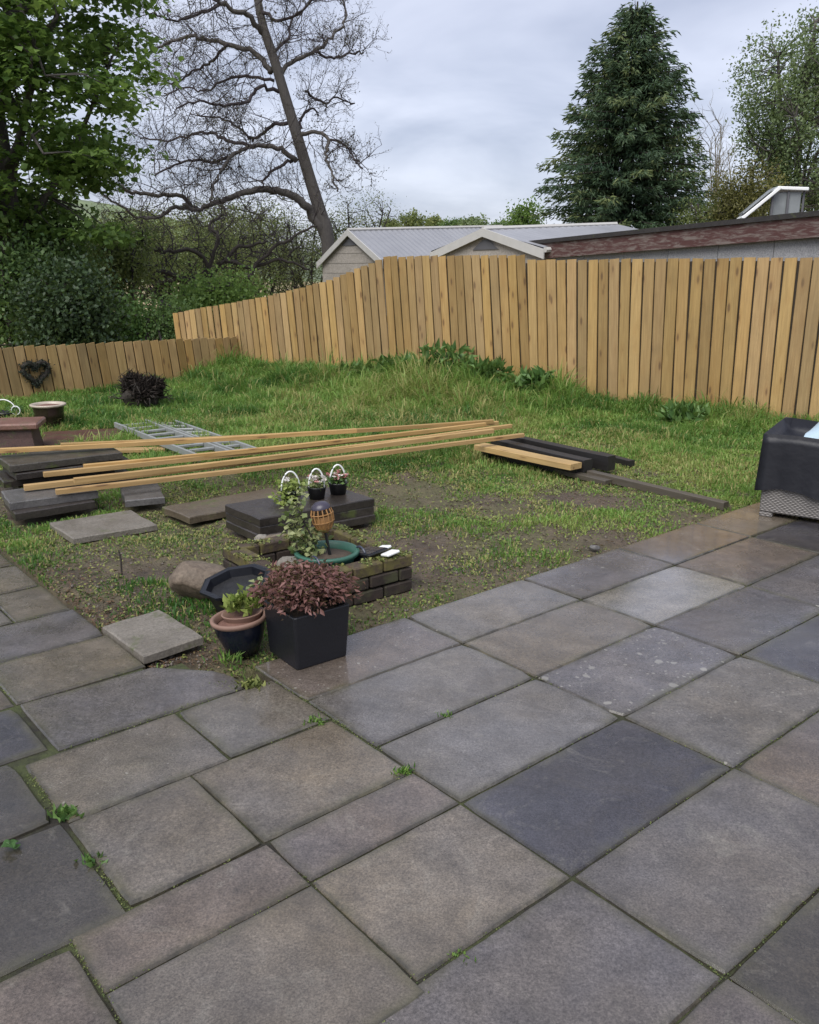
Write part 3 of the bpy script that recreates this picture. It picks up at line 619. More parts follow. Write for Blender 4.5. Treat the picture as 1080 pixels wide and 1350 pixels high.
# flat-roofed garage with the peeling fascia
fr = empty('flat_roof_garage', (2.37, 18.0, -0.8), 'flat roofed pebble dash garage with peeling dark red fascia behind the fence', 'garage')
ga, gb = np.array([2.02, 18.55]), np.array([6.9, 10.75]); gd = (gb - ga) / np.linalg.norm(gb - ga); gn = np.array([-gd[1], gd[0]]); gn = gn if gn[1] > 0 else -gn
GL = np.linalg.norm(gb - ga)
def gz(s): return 2.06 + 0.25 * s / 6.6            # centre height of the sloping fascia
def gp(s, o_, z): q = ga + gd * s + gn * o_; return (q[0], q[1], z)
def strip(name, s0, s1, o0, o1, zlo, zhi, mat, par=fr):
    return MB().add([gp(s0, o0, zlo(s0)), gp(s1, o0, zlo(s1)), gp(s1, o0, zhi(s1)), gp(s0, o0, zhi(s0)), gp(s0, o1, zlo(s0)), gp(s1, o1, zlo(s1)), gp(s1, o1, zhi(s1)), gp(s0, o1, zhi(s0))],
                    [(0, 1, 2, 3), (7, 6, 5, 4), (0, 4, 5, 1), (3, 2, 6, 7), (1, 5, 6, 2), (0, 3, 7, 4)]).build(name, mat, par)
nP = 9
for i in range(nP): strip('wall_panel', 0.12 + (GL - .12) * i / nP + .006, 0.12 + (GL - .12) * (i + 1) / nP - .006, 0.12, 0.20, lambda s: -0.8, lambda s: gz(s) - 0.08, M['dash'])
strip('side_wall', 0.12, 0.20, 0.2005, 3.2, lambda s: -0.8, lambda s: gz(s) - 0.08, M['dash'])
strip('fascia', 0.0, GL, 0.0, 0.03, lambda s: gz(s) - 0.17, lambda s: gz(s) + 0.11, M['peel'])
strip('side_fascia', 0.0, 0.03, 0.031, 3.3, lambda s: gz(s) - 0.15, lambda s: gz(s) + 0.11, M['peel'])
strip('roof', -0.02, GL, 0.032, 3.4, lambda s: gz(s) + 0.08, lambda s: gz(s) + 0.165, M['felt'])
strip('felt_edge', -0.04, GL + .01, -0.04, 0.031, lambda s: gz(s) + 0.112, lambda s: gz(s) + 0.185, M['feltedge'])
# roof hatch
hp = P(1012, 286, 14.6); hz = hp[2] - 0.13
ht = empty('roof_hatch', tuple(hp), 'white framed glazed hatch propped open on the flat garage roof', 'hatch')
def hbox(name, c, d, rot, mat, par=ht): return MB().box((hp[0] + c[0], hp[1] + c[1], hz + c[2]), d, rot, ch=.008).build(name, mat, par)
ry = Matrix.Rotation(R(-41), 3, 'Y'); rz_ = Matrix.Rotation(R(-12), 3, 'Z')
fr_ = rz_ @ ry
sash = hbox('sash', (0.0 - .17, 0, 0.32), (0.70, 0.62, 0.05), fr_, M['whiteplastic'])
hbox('pane', (-.17 - .034, 0, 0.32 + .04), (0.58, 0.50, 0.02), fr_, M['glasspane'], sash)
hbox('top_frame', (0.30, 0.0, 0.535), (0.46, 0.62, 0.05), rz_ @ Matrix.Rotation(R(3), 3, 'Y'), M['whiteplastic'])
hbox('side_pane', (0.18, -0.20, 0.24), (0.44, 0.02, 0.50), rz_, M['glasspane'])
for x_ in (-0.04, 0.20, 0.44): hbox('upright', (x_, -0.235, 0.24), (0.035, 0.035, 0.52), rz_, M['louvre'])
hbox('kerb', (0.06, 0.03, 0.02), (1.0, 0.70, 0.10), rz_, M['felt'])
# ------------------------------------------------------------------ loose slabs and stacks on the lawn
FOOT = []                                   # footprints kept free of grass
def rect_slab(name, front, right, left, thick, mat, label=None, cat=None, group=None, parent=None, amp=0.006, dz=(0, 0, 0)):
    f, r, l = [np.array(p, float) for p in (front, right, left)]; u = r - f; w_ = l - f
    u[2] += dz[1] - dz[0]; w_[2] += dz[2] - dz[0]; f[2] += dz[0]
    cs = [f, f + u, f + u + w_, f + w_]; ring = []
    for i in range(4):
        p, q = cs[i], cs[(i + 1) % 4]; k = max(3, int(np.linalg.norm(q - p) / .1))
        for j in range(k): ring.append(p + (q - p) * j / k + np.array([random.uniform(-amp, amp), random.uniform(-amp, amp), 0]))
    c = sum(cs) / 4; n = len(ring); dn = np.array([0, 0, thick])
    v = [p - dn for p in ring] + [p - np.array([0, 0, .007]) for p in ring] + [p + (c - p) * (.008 / np.linalg.norm(c - p)) for p in ring]
    fs = [tuple(range(n))[::-1]] + [(a * n + i, a * n + (i + 1) % n, (a + 1) * n + (i + 1) % n, (a + 1) * n + i) for a in (0, 1) for i in range(n)] + [tuple(range(2 * n, 3 * n))]
    o = MB().add(v, fs).build(name, mat, parent)
    if label: tag(o, label, cat, group)
    FOOT.append([(p[0], p[1]) for p in cs]); return o
GS = 'loose paving slabs left on the lawn'
def px_slab(f, r, l, z, thick, mat, label, dz=(0, 0, 0)):
    return rect_slab('loose_paving_slab', G(*f, z), G(*r, z), G(*l, z), thick, mat, label, 'paving slab', GS, dz=dz)
px_slab((188, 865), (268, 842), (135, 823), .030, .042, M['loose'], 'small pale square slab lying loose beside the patio corner and blue pot', (0.0, .012, -.01))
px_slab((96, 710), (208, 691), (65, 689), .015, .042, M['loose'], 'pale slab lying flat in grass in front of the timber rails')
px_slab((250, 682), (395, 655), (214, 668), .035, .05, M['loosebrown'], 'wet brown slab running under the slab stack with the flower baskets')
px_slab((13, 663), (129, 647), (2, 647), .135, .055, M['loosegrey'], 'grey slab carrying the left ends of the front timber rails')
px_slab((20, 677), (126, 660), (4, 657), .078, .055, M['loosedark'], 'dark slab directly under the grey slab at the rail ends')
px_slab((165, 660), (218, 655), (158, 641), .075, .05, M['loosegrey'], 'narrow grey slab in grass under the middle of the rails')
px_slab((57, 586), (168, 580), (57, 569), .004, .045, M['looserust'], 'dark red slab lying flat behind the timber rails')
# stack at the far left, under the rear rails
fL = G(13, 614, .25); uL = np.array([.68, .50, 0]); uL /= np.linalg.norm(uL); wL = np.array([-uL[1], uL[0], 0])
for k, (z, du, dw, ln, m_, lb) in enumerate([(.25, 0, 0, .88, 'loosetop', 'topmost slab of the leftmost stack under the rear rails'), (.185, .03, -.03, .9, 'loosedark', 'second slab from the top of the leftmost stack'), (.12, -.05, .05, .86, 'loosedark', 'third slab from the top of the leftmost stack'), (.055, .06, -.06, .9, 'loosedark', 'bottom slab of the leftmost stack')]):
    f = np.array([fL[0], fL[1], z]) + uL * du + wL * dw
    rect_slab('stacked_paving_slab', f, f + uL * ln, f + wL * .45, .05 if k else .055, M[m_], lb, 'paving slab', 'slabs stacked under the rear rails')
# stack with the flower baskets
f2 = G(341, 684, .165); r2 = G(493, 657, .165); l2 = G(296, 665, .165)
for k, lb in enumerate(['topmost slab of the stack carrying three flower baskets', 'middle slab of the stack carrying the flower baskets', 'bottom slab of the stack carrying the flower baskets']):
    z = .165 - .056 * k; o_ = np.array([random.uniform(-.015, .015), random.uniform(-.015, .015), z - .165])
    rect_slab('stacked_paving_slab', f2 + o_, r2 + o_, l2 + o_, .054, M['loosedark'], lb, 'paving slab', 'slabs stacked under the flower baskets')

# red stone pedestal
pc = G(24, 591, 0.0); ped = empty('stone_pedestal', (pc[0], pc[1], -.03), 'dark red stone pedestal with pinkish overhanging cap at the left edge', 'pedestal')
rp = Matrix.Rotation(R(12), 3, 'Z')
MB().lathe([(0.30, -.04), (0.26, .13), (0.25, .21), (0, .21)], 4, (pc[0], pc[1], 0), rot=Matrix.Rotation(R(57), 3, 'Z')).build('body', M['redbody'], ped)
MB().box((pc[0], pc[1], .245), (0.50, 0.44, .065), rp, ch=.015).build('cap', M['redcap'], ped)
FOOT.append([(pc[0] - .3, pc[1] - .3), (pc[0] + .3, pc[1] - .3), (pc[0] + .3, pc[1] + .3), (pc[0] - .3, pc[1] + .3)])

# ------------------------------------------------------------------ timber
def beam(name, p0, p1, wdt, thk, mat, label, cat, group, sag=0.0, roll=0.0):
    p0, p1 = np.array(p0, float), np.array(p1, float); L = np.linalg.norm(p1 - p0); n = 8; vs = []; ch = .004
    ring = [(-wdt / 2 + ch, 0), (wdt / 2 - ch, 0), (wdt / 2, -ch), (wdt / 2, -thk), (-wdt / 2, -thk), (-wdt / 2, -ch)]
    for i in range(n + 1):
        t = i / n
        for y, z in ring: vs.append((L * t, y + .006 * math.sin(t * 5 + L), z - sag * math.sin(math.pi * t)))
    k = 6; fs = [tuple(range(k))[::-1], tuple(range(n * k, n * k + k))] + [(a * k + i, a * k + (i + 1) % k, (a + 1) * k + (i + 1) % k, (a + 1) * k + i) for a in range(n) for i in range(k)]
    o = link(name, MB().add(vs, [f[::-1] for f in fs]).mesh(name), mat); o.matrix_basis = axis_matrix(p0, p1) @ Matrix.Rotation(roll, 4, 'X'); return tag(o, label, cat, group)
GR = 'new timber rails laid across the lawn'
beam('timber_rail', G(-70, 594, .335), G(470, 565, .29), .04, .038, M['rail'], 'rear long rail reaching out past the left picture edge over the stack', 'timber rail', GR, .01)
beam('timber_rail', G(80, 584, .335), G(650, 553, .24), .042, .038, M['rail'], 'rear long rail starting above the leftmost slab stack', 'timber rail', GR, .02)
beam('timber_rail', G(57, 622, .245), G(656, 555, .215), .04, .038, M['rail'], 'long rail second from the rear with its left end over dark slabs', 'timber rail', GR, .015)
beam('timber_rail', G(97, 630, .225), G(674, 559, .215), .038, .036, M['rail'], 'long rail in the middle whose left end is mostly hidden', 'timber rail', GR, .015)
beam('timber_rail', G(31, 639, .190), G(650, 565, .215), .045, .042, M['rail'], 'long rail second from the front starting furthest left on the grey slab', 'timber rail', GR, .012)
beam('timber_rail', G(73, 645, .185), G(690, 571, .21), .04, .036, M['rail'], 'frontmost long rail in the bundle across the lawn', 'timber rail', GR, .01)
beam('timber_rail', G(110, 612, .26), G(640, 557, .235), .038, .036, M['rail'], 'long rail between the rear pair and the front bundle', 'timber rail', GR, .015)
beam('timber_offcut', G(150, 592, .03), G(218, 590, .03), .12, .03, M['rail'], 'short flat offcut in grass between rear rails and ladder', 'timber offcut', None)
GB = 'dark old beams under the rail ends'
beam('old_beam', G(672, 573, .15), G(807, 601, .15), .10, .13, M['oldwood'], 'thick black beam, rearmost in the pile under the rail ends', 'beam', GB)
beam('old_beam', G(652, 578, .13), G(776, 606, .13), .11, .11, M['oldwood'], 'black beam lying between the fresh plank and the rearmost beam', 'beam', GB)
beam('timber_plank', G(632, 585, .12), G(760, 611, .12), .15, .05, M['rail'], 'fresh wide plank beside the black beams under the rail ends', 'plank', None)
beam('old_beam', G(640, 590, .062), G(766, 616, .062), .12, .08, M['oldwood'], 'black beam directly under the fresh plank', 'beam', GB)
beam('old_beam', G(782, 594, .05), G(834, 607, .05), .07, .06, M['oldwood'], 'short black beam end sticking out behind the pile', 'beam', GB)
beam('old_board', G(640, 593, .02), G(803, 633, .02), .09, .04, M['greywood'], 'thin grey board in grass in front of the fresh plank', 'board', 'thin grey boards in the grass')
beam('old_board', G(777, 620, .045), G(958, 662, .035), .07, .06, M['greywood'], 'long grey board reaching from the beam pile towards the patio', 'board', 'thin grey boards in the grass')
# aluminium ladder
ld = empty('ladder', tuple(G(245, 580, 0)), 'dull aluminium extension ladder lying in the grass behind the timber rails', 'ladder')
st = [(G(152, 560, .075), G(264, 604, .075)), (G(192, 556, .075), G(306, 599, .075)), (G(199, 556.5, .045), G(314, 598, .045)), (G(231, 557, .045), G(338, 594, .045))]
for a, b in st:
    m = axis_matrix(a, b); L = float(np.linalg.norm(b - a)); o = link('stile', MB().box((L / 2, 0, 0), (L, .025, .06), ch=.004).mesh('stile'), M['alu'], ld); o.matrix_parent_inverse = parent_matrix(ld).inverted(); o.matrix_basis = m
for (a0, a1), (b0, b1), dz in ((st[0], st[1], 0), (st[2], st[3], 0)):
    for k in range(9):
        t = (k + .5) / 9; m = axis_matrix(a0 + (a1 - a0) * t, b0 + (b1 - b0) * t); L = float(np.linalg.norm((a0 + (a1 - a0) * t) - (b0 + (b1 - b0) * t)))
        o = link('rung', MB().box((L / 2, 0, 0), (L - .024, .034, .03), ch=.006).mesh('rung'), M['alu'], ld); o.matrix_basis = m

# ------------------------------------------------------------------ leaf helper
def leaves(C, D, size, width=0.5, fold=0.25, var=None, curl=0.0, jitter=0.3):
    # C (n,3) bases, D (n,3) directions; a folded lozenge each, two triangles
    n = len(C); D = D / (np.linalg.norm(D, axis=1, keepdims=True) + 1e-9); Rn = rng.normal(size=(n, 3)); S = np.cross(D, Rn); S /= np.linalg.norm(S, axis=1, keepdims=True) + 1e-9; N = np.cross(S, D)
    s = (size if np.ndim(size) else np.full(n, size)) * rng.uniform(1 - jitter, 1 + jitter, n); s = s[:, None]
    b = C; tp = C + D * s - N * s * curl; m = C + D * s * 0.45; l = m + S * s * width / 2 + N * s * fold * width; r = m - S * s * width / 2 + N * s * fold * width
    V = np.stack([b, l, tp, r], 1).reshape(-1, 3); i = np.arange(n)[:, None] * 4; Fc = np.concatenate([i + [[0, 3, 2]], i + [[0, 2, 1]]], 1).reshape(-1, 3)
    va = rng.uniform(0, 0.85, n) if var is None else var
    return V, Fc, np.repeat(va, 4)
def flat_leaves(C, size, width=0.8, tilt=0.5, var=None, droop=0.0, jitter=0.35, fold=0.15):
    # leaves whose faces look mostly upwards: direction level, turned any way round
    n = len(C); a = rng.uniform(0, 2 * np.pi, n); D = np.stack([np.cos(a), np.sin(a), rng.normal(-droop, tilt, n)], 1); D /= np.linalg.norm(D, axis=1, keepdims=True)
    U = np.tile([0, 0, 1.0], (n, 1)) + rng.normal(0, tilt, (n, 3)); S = np.cross(D, U); S /= np.linalg.norm(S, axis=1, keepdims=True) + 1e-9; N = np.cross(S, D)
    s = (size if np.ndim(size) else np.full(n, size)) * rng.uniform(1 - jitter, 1 + jitter, n); s = s[:, None]
    m = C + D * s * .5; l = m + S * s * width / 2 + N * s * fold; r = m - S * s * width / 2 + N * s * fold; tp = C + D * s
    V = np.stack([C, l, tp, r], 1).reshape(-1, 3); i = np.arange(n)[:, None] * 4; Fc = np.concatenate([i + [[0, 3, 2]], i + [[0, 2, 1]]], 1).reshape(-1, 3)
    va = rng.uniform(0, 0.85, n) if var is None else var
    return V, Fc, np.repeat(va, 4)
def leaf_obj(name, parts, mat, parent=None):
    Vs, Fs, As, k = [], [], [], 0
    for V, Fc, A in parts: Vs.append(V); Fs.append(Fc + k); As.append(A); k += len(V)
    return link(name, np_mesh(name, np.concatenate(Vs), np.concatenate(Fs), 3, np.concatenate(As)), mat, parent)
def blob(c, r, n):                            # n random points inside an ellipsoid
    p = rng.normal(size=(n, 3)); p /= np.linalg.norm(p, axis=1, keepdims=True); p *= rng.uniform(0, 1, (n, 1)) ** (1 / 3); return np.array(c) + p * np.array(r)
def rock(name, c, d, mat, seed, parent=None, rz=0, flat=0.6, cuts=3):
    import bmesh
    bm = bmesh.new(); bmesh.ops.create_icosphere(bm, subdivisions=4, radius=1.0); rr = random.Random(seed); pl = [(Vector((rr.gauss(0, 1), rr.gauss(0, 1), rr.gauss(0, .8))).normalized(), rr.uniform(.62, .9)) for _ in range(9)]
    from mathutils import noise as mn
    for v in bm.verts:
        p = v.co.copy(); f = 1.0
        for nrm, dd in pl:
            q = p.dot(nrm)
            if q > dd: p -= nrm * (q - dd) * .85
        p *= 1 + .10 * mn.noise(p * 1.6 + Vector((seed, 0, 0))) + .035 * mn.noise(p * 5 + Vector((0, seed, 0)))
        v.co = p
    me = bpy.data.meshes.new(name); bm.to_mesh(me); bm.free(); me.polygons.foreach_set('use_smooth', [True] * len(me.polygons))
    m = Matrix.Rotation(rz, 3, 'Z')
    for v in me.vertices: q = m @ Vector((v.co.x * d[0] / 2, v.co.y * d[1] / 2, v.co.z * d[2] / 2)); v.co = q + Vector(c)
    return link(name, me, mat, parent)

# ------------------------------------------------------------------ brick bed
zT = 0.165; bR, bL = G(544, 734, zT), G(290, 723, zT); bd_ = bR - bL; bF = (bR + bL) / 2 + np.array([bd_[1], -bd_[0], 0]) / 2 * .985
bu = bR - bF; BU = np.linalg.norm(bu); bu /= BU; bw = np.array([-bu[1], bu[0], 0]); BW = BU
bed = empty('brick_planter', (bF[0], bF[1], -.04), 'low square mossy brick bed filled with pots and stones', 'planter')
def bed_pt(u, w_, z): q = bF + bu * u + bw * w_; return np.array([q[0], q[1], z])
rotb = Matrix((Vector(bu), Vector(bw), Vector((0, 0, 1)))).transposed()
ringbed = [bed_pt(.06, .06, 0), bed_pt(BU - .06, .06, 0), bed_pt(BU - .06, BW - .06, 0), bed_pt(.06, BW - .06, 0)]
MB().poly([(p[0], p[1]) for p in ringbed], -.06, .035).build('soil_fill', M['potsoil'], bed)
bh, th_ = 0.065, 0.10
for side in range(4):
    Ls = BU if side % 2 == 0 else BW - 2 * th_ - .01
    for c_ in range(3):
        z = -.035 + c_ * (bh + .008) + bh / 2; n = 4 if side % 2 == 0 else 3; off = 0
        bl = (Ls - .008 * (n - 1)) / n
        for i in range(n + (1 if c_ == 1 else 0)):
            x0 = i * (bl + .008) - (bl / 2 if c_ == 1 else 0); x1 = min(Ls, x0 + bl); x0 = max(0, x0)
            if x1 - x0 < .02: continue
            m_ = (x0 + x1) / 2; ww = th_ / 2 if side in (0, 3) else -th_ / 2
            if side == 0: p = bed_pt(m_, th_ / 2, z)
            elif side == 2: p = bed_pt(m_, BW - th_ / 2, z)
            elif side == 1: p = bed_pt(BU - th_ / 2, th_ + .005 + m_, z)
            else: p = bed_pt(th_ / 2, th_ + .005 + m_, z)
            d = (x1 - x0, th_, bh) if side % 2 == 0 else (th_, x1 - x0, bh)
            j = Matrix.Rotation(random.uniform(-.03, .03), 3, 'Z') @ Matrix.Rotation(random.uniform(-.02, .02), 3, 'X')
            MB().box(p + np.array([0, 0, random.uniform(-.003, .003)]), d, rotb @ j, ch=.007).build('brick', M['coping'] if c_ == 2 else M['brick'], bed)
FOOT.append([tuple(bed_pt(u, w_, 0)[:2]) for u, w_ in ((-.02, -.02), (BU + .02, -.02), (BU + .02, BW + .02), (-.02, BW + .02))])
b1 = G(372, 718, .10); tag(rock('boulder', (b1[0], b1[1] + .02, .09), (.26, .20, .17), M['boulder'], 3), 'rounded brown stone in the back corner of the brick bed', 'stone', 'stones in the brick bed')
b2 = G(352, 714, .10); tag(rock('boulder', (b2[0] - .02, b2[1] - .03, .085), (.14, .14, .14), M['greyboulder'], 12), 'small grey stone at the left inside the brick bed', 'stone', 'stones in the brick bed')
b3 = G(392, 742, .13); tag(rock('boulder', (b3[0] - .01, b3[1], .115), (.27, .13, .10), M['greyboulder'], 5, rz=-.5), 'long flat greenish grey stone beside the green pot', 'stone', 'stones in the brick bed')
b4 = G(262, 790, 0); tag(rock('boulder', (b4[0] - .01, b4[1] + .11, .07), (.34, .24, .24), M['boulder'], 8, rz=.2), 'large tan boulder on bare mud left of the black tub', 'boulder')
# moss and litter on the old brick tops
mc = []
for side in range(4):
    n = 650; s_ = rng.uniform(0, BU, n); o_ = rng.uniform(.0, th_, n); k = fbm(s_ * 9 + side * 7, o_ * 9, 5) > .5; s_, o_ = s_[k], o_[k]
    uu, ww = {0: (s_, o_), 1: (BU - o_, s_), 2: (s_, BW - o_), 3: (o_, s_)}[side]; mc.append(bF[None] * [1, 1, 0] + uu[:, None] * bu + ww[:, None] * bw + np.array([0, 0, .176]) + np.stack([0 * uu, 0 * uu, rng.uniform(0, .006, len(uu))], 1))
mc = np.concatenate(mc); V_, F_, A_ = flat_leaves(mc, .016, .8, .6); leaf_obj('moss_tufts', [(V_, F_, A_)], M['moss'], bed)['kind'] = 'stuff'
# green pot with vine and stake lantern
gc = G(431, 725, .205); gx, gy = gc[0], gc[1]
gp_ = empty('green_pot', (gx, gy, .03), 'round green plastic pot of soil inside the brick bed', 'pot')
MB().lathe([(.0, .03), (.12, .03), (.158, .175), (.158, .18), (.180, .182), (.184, .200), (.178, .206), (.158, .205), (.150, .165)], 36, (gx, gy, 0)).build('pot_body', M['greenpot'], gp_, True)
MB().lathe([(.152, .165), (.08, .175), (0, .178)], 24, (gx, gy, 0)).build('soil', M['potsoil'], gp_, True)
vine = empty('climbing_plant', (gx - .08, gy, .13), 'leafy pale variegated climber standing in the green pot', 'plant')
vp = []
for k, (dx, dy, hh) in enumerate([(-.06, .0, .40), (-.12, .02, .34), (-.15, -.03, .22), (-.03, .03, .15)]):
    pts = [(gx - .075, gy, .13)] + [(gx - .075 + dx * t + .025 * math.sin(6 * t + k), gy + dy * t + .02 * math.cos(5 * t + k), .13 + hh * t) for t in (.2, .4, .6, .8, 1.0)]
    MB().tube(pts, [.004] * 6, 5).build('stem', M['twig'], vine); P_ = np.array(pts)
    for i in range(1, 6): vp.append(P_[i] + rng.normal(0, .028, (20, 3)))
vp = np.concatenate(vp); leaf_obj('foliage', [flat_leaves(vp, .036, .75, .6)], M['varleaf'], vine)
lx, ly = gx + .012, gy + .0; LZ = .17
lan = empty('solar_lantern', (lx, ly, .12), 'bronze wire stake lantern stuck in the green pot', 'lantern')
lrot = Matrix.Rotation(R(-9), 3, 'Y')
def lq(x, y, z): q = lrot @ Vector((x, y, z)); return (lx + .05 + q.x, ly + q.y, LZ + q.z)
lx -= .045
MB().tube([lq(0, 0, 0), lq(0, 0, .15)], .009, 8).build('stake', M['blackplastic'], lan)
for k in range(14):
    a = 2 * math.pi * k / 14; MB().tube([lq(r_ * math.cos(a), r_ * math.sin(a), z) for r_, z in ((.014, .145), (.042, .165), (.060, .205), (.062, .25), (.050, .285))], .0035, 5).build('rib', M['lantern'], lan)
for z, r_ in ((.205, .060), (.25, .062)): MB().tube([lq(r_ * math.cos(a), r_ * math.sin(a), z) for a in np.linspace(0, 2 * math.pi, 21)], .003, 5).build('hoop', M['lantern'], lan)
MB().lathe([(.016, .14), (.032, .152), (.045, .175), (.05, .20), (.046, .235)], 16, (lx + .05, ly, LZ), rot=lrot).build('amber_glass', M['lantern'], lan, True)
MB().lathe([(.056, .28), (.054, .295), (.030, .313), (0, .318)], 20, (lx + .05, ly, LZ), rot=lrot).build('cap', M['lanterncap'], lan, True)
# blue plastic tray and solar panel
tp_ = G(440, 748, .15); tr = empty('plastic_tray', (tp_[0], tp_[1], .06), 'dark blue plastic tray with loop handles at the front of the brick bed', 'tray')
MB().box((tp_[0] + .02, tp_[1] + .06, .10), (.30, .15, .02), rotb, ch=.006).build('base', M['bluetray'], tr)
for w_ in (-.075, .075):
    c = np.array([tp_[0] + .02, tp_[1] + .06, .135]) + bw * w_; MB().box(c, (.30, .012, .06), rotb, ch=.004).build('long_side', M['bluetray'], tr)
for u in (-.15, .15):
    c = np.array([tp_[0] + .02, tp_[1] + .06, .135]) + bu * u; MB().box(c, (.012, .162, .06), rotb, ch=.004).build('short_side', M['bluetray'], tr)
    h = [np.array([tp_[0] + .02, tp_[1] + .06, .165]) + bu * u * .98 + bw * .055 * math.cos(a) + np.array([0, 0, .055 * math.sin(a)]) for a in np.linspace(0, math.pi, 10)]
    MB().tube(h, .006, 6).build('loop_handle', M['bluetray'], tr)
sp_ = G(487, 727, .19); sol = empty('solar_charger', tuple(sp_), 'small dark solar panel propped on the right rim of the brick bed', 'solar panel')
rs = rotb @ Matrix.Rotation(R(-12), 3, 'X') @ Matrix.Rotation(R(-8), 3, 'Y')
fr0 = MB().box(tuple(sp_), (.13, .19, .012), rs, ch=.003).build('frame', M['blackplastic'], sol)
for i in (-1, 1):
    for j in (-1, 0, 1):
        q = Vector(sp_) + rs @ Vector((i * .029, j * .058, .0075)); MB().box(tuple(q), (.054, .054, .003), rs).build('solar_cell', M['solar'], sol)
wp = G(507, 726, .20)
for i, (du, dw, m_) in enumerate([(0, -.055, 'whiteplastic'), (.012, .04, 'whiteplastic')]):
    q = np.array(wp) + bu * du + bw * dw; tag(MB().box(tuple(q), (.085, .075, .016), rs @ Matrix.Rotation(.15 * i, 3, 'Z'), ch=.005).build('white_packet', M[m_]), ['nearer white plastic packet beside the small solar panel', 'farther white plastic packet beside the small solar panel'][i], 'packet', 'white packets on the brick bed')
# black eight-sided tub
tcx = G(316, 790, .08); tub = empty('black_tub', (tcx[0], tcx[1] + .05, -.02), 'black eight sided plastic tub tilted beside the boulder', 'tub')
trot = Matrix.Rotation(R(-9), 3, 'Y') @ Matrix.Rotation(R(7), 3, 'X') @ Matrix.Rotation(R(22.5), 3, 'Z'); tcen = (tcx[0] - .0, tcx[1] + .06, 0.02)
MB().lathe([(0, 0), (.125, 0), (.160, .125), (.188, .135), (.190, .150), (.178, .152), (.158, .148), (.138, .04)], 8, tcen, rot=trot).build('tub_body', M['tubplastic'], tub)
MB().lathe([(.155, .105), (.08, .10), (0, .098)], 8, tcen, rot=trot).build('soil', M['tubinside'], tub)
# blue glazed pot
pb = G(320, 866, 0); pbx, pby = pb[0] - .015, pb[1] + .10
bp = empty('blue_glazed_pot', (pbx, pby, 0), 'dark blue glazed pot with terracotta rim and lime leaves', 'pot')
brot = Matrix.Rotation(R(-5), 3, 'Y'); MB().lathe([(0, -.02), (.072, -.02), (.092, .03), (.112, .085), (.122, .135)], 36, (pbx, pby, 0), rot=brot).build('glazed_body', M['blueglaze'], bp, True)
MB().lathe([(.122, .135), (.132, .145), (.133, .157), (.124, .162), (.113, .156), (.110, .125)], 36, (pbx, pby, 0), rot=brot).build('rim', M['terracotta'], bp, True)
MB().lathe([(.112, .122), (.085, .132), (.0, .142)], 24, (pbx, pby, 0), rot=brot).build('soil', M['terrasoil'], bp, True)
MB().lathe([(.08, .13), (.095, .160), (.098, .166), (.088, .166), (.07, .13)], 30, (pbx + .01, pby + .03, 0.0), sy_=.8, rot=brot).build('inner_ring', M['terracotta'], bp, True)
cl = empty('lime_plant', (pbx - .01, pby + .03, .15), 'lime green young plant growing in the blue glazed pot', 'plant')
lc = np.concatenate([np.array([pbx + dx, pby + .03 + dy, .165]) + rng.normal(0, .014, (26, 3)) + np.array([[0, 0, h_]]) * rng.uniform(0, 1, (26, 1)) for dx, dy, h_ in ((-.045, 0, .05), (-.02, .01, .07), (.01, .02, .085), (.04, .0, .06), (.065, .02, .075), (-.06, .03, .04))])
dd = rng.normal(0, .5, (len(lc), 3)); dd[:, 2] += .8; leaf_obj('foliage', [leaves(lc, dd, .042, .6, .3, curl=.3)], M['lime'], cl)
# square planter and its red maple
pF, pR, pL = G(392, 885, 0), G(457, 865, 0), G(357, 868, 0); pu = pR - pF; pu /= np.linalg.norm(pu); pw = np.array([-pu[1], pu[0], 0]); S0, S1, PH = .262, .29, .255
pcn = pF + pu * S0 / 2 + pw * S0 / 2
sqp = empty('square_planter', tuple(pcn), 'dark slate grey square planter standing on the patio edge', 'planter')
rq = Matrix((Vector(pu), Vector(pw), Vector((0, 0, 1)))).transposed() @ Matrix.Rotation(R(45), 3, 'Z'); k2 = math.sqrt(2) / 2
def sq_ring(h, z, r=.012): 
    out = []
    for sx_, sy_ in ((1, 1), (-1, 1), (-1, -1), (1, -1)):
        for a in (0, 45, 90):
            b0 = math.atan2(sy_, sx_) - R(45) + R(a); q = pcn + pu * (sx_ * (h / 2 - r) + r * math.cos(b0)) + pw * (sy_ * (h / 2 - r) + r * math.sin(b0)); out.append((q[0], q[1], z))
    return out
rows = [(S0 - .004, .002), (S0, .006), (S1, PH - .004), (S1 - .004, PH), (S1 - .028, PH), (S1 - .032, PH - .05)]
vs = sum([sq_ring(h, z) for h, z in rows], []); fs = [(a * 12 + i, a * 12 + (i + 1) % 12, (a + 1) * 12 + (i + 1) % 12, (a + 1) * 12 + i) for a in range(5) for i in range(12)] + [tuple(range(12))[::-1]]
MB().add(vs, fs).build('planter_body', simple('slate_grey_fibre', (0.0075, 0.008, 0.011), .45, .2, 6, 0, .002, 90), sqp)
MB().add(sq_ring(S1 - .03, PH - .035), [tuple(range(12))]).build('soil', M['potsoil'], sqp)
ac = empty('red_maple', (pcn[0], pcn[1], PH - .03), 'low weeping red leaved maple in the square planter', 'shrub')
mt = MB(); acc = np.array([pcn[0], pcn[1], PH]); tips = []
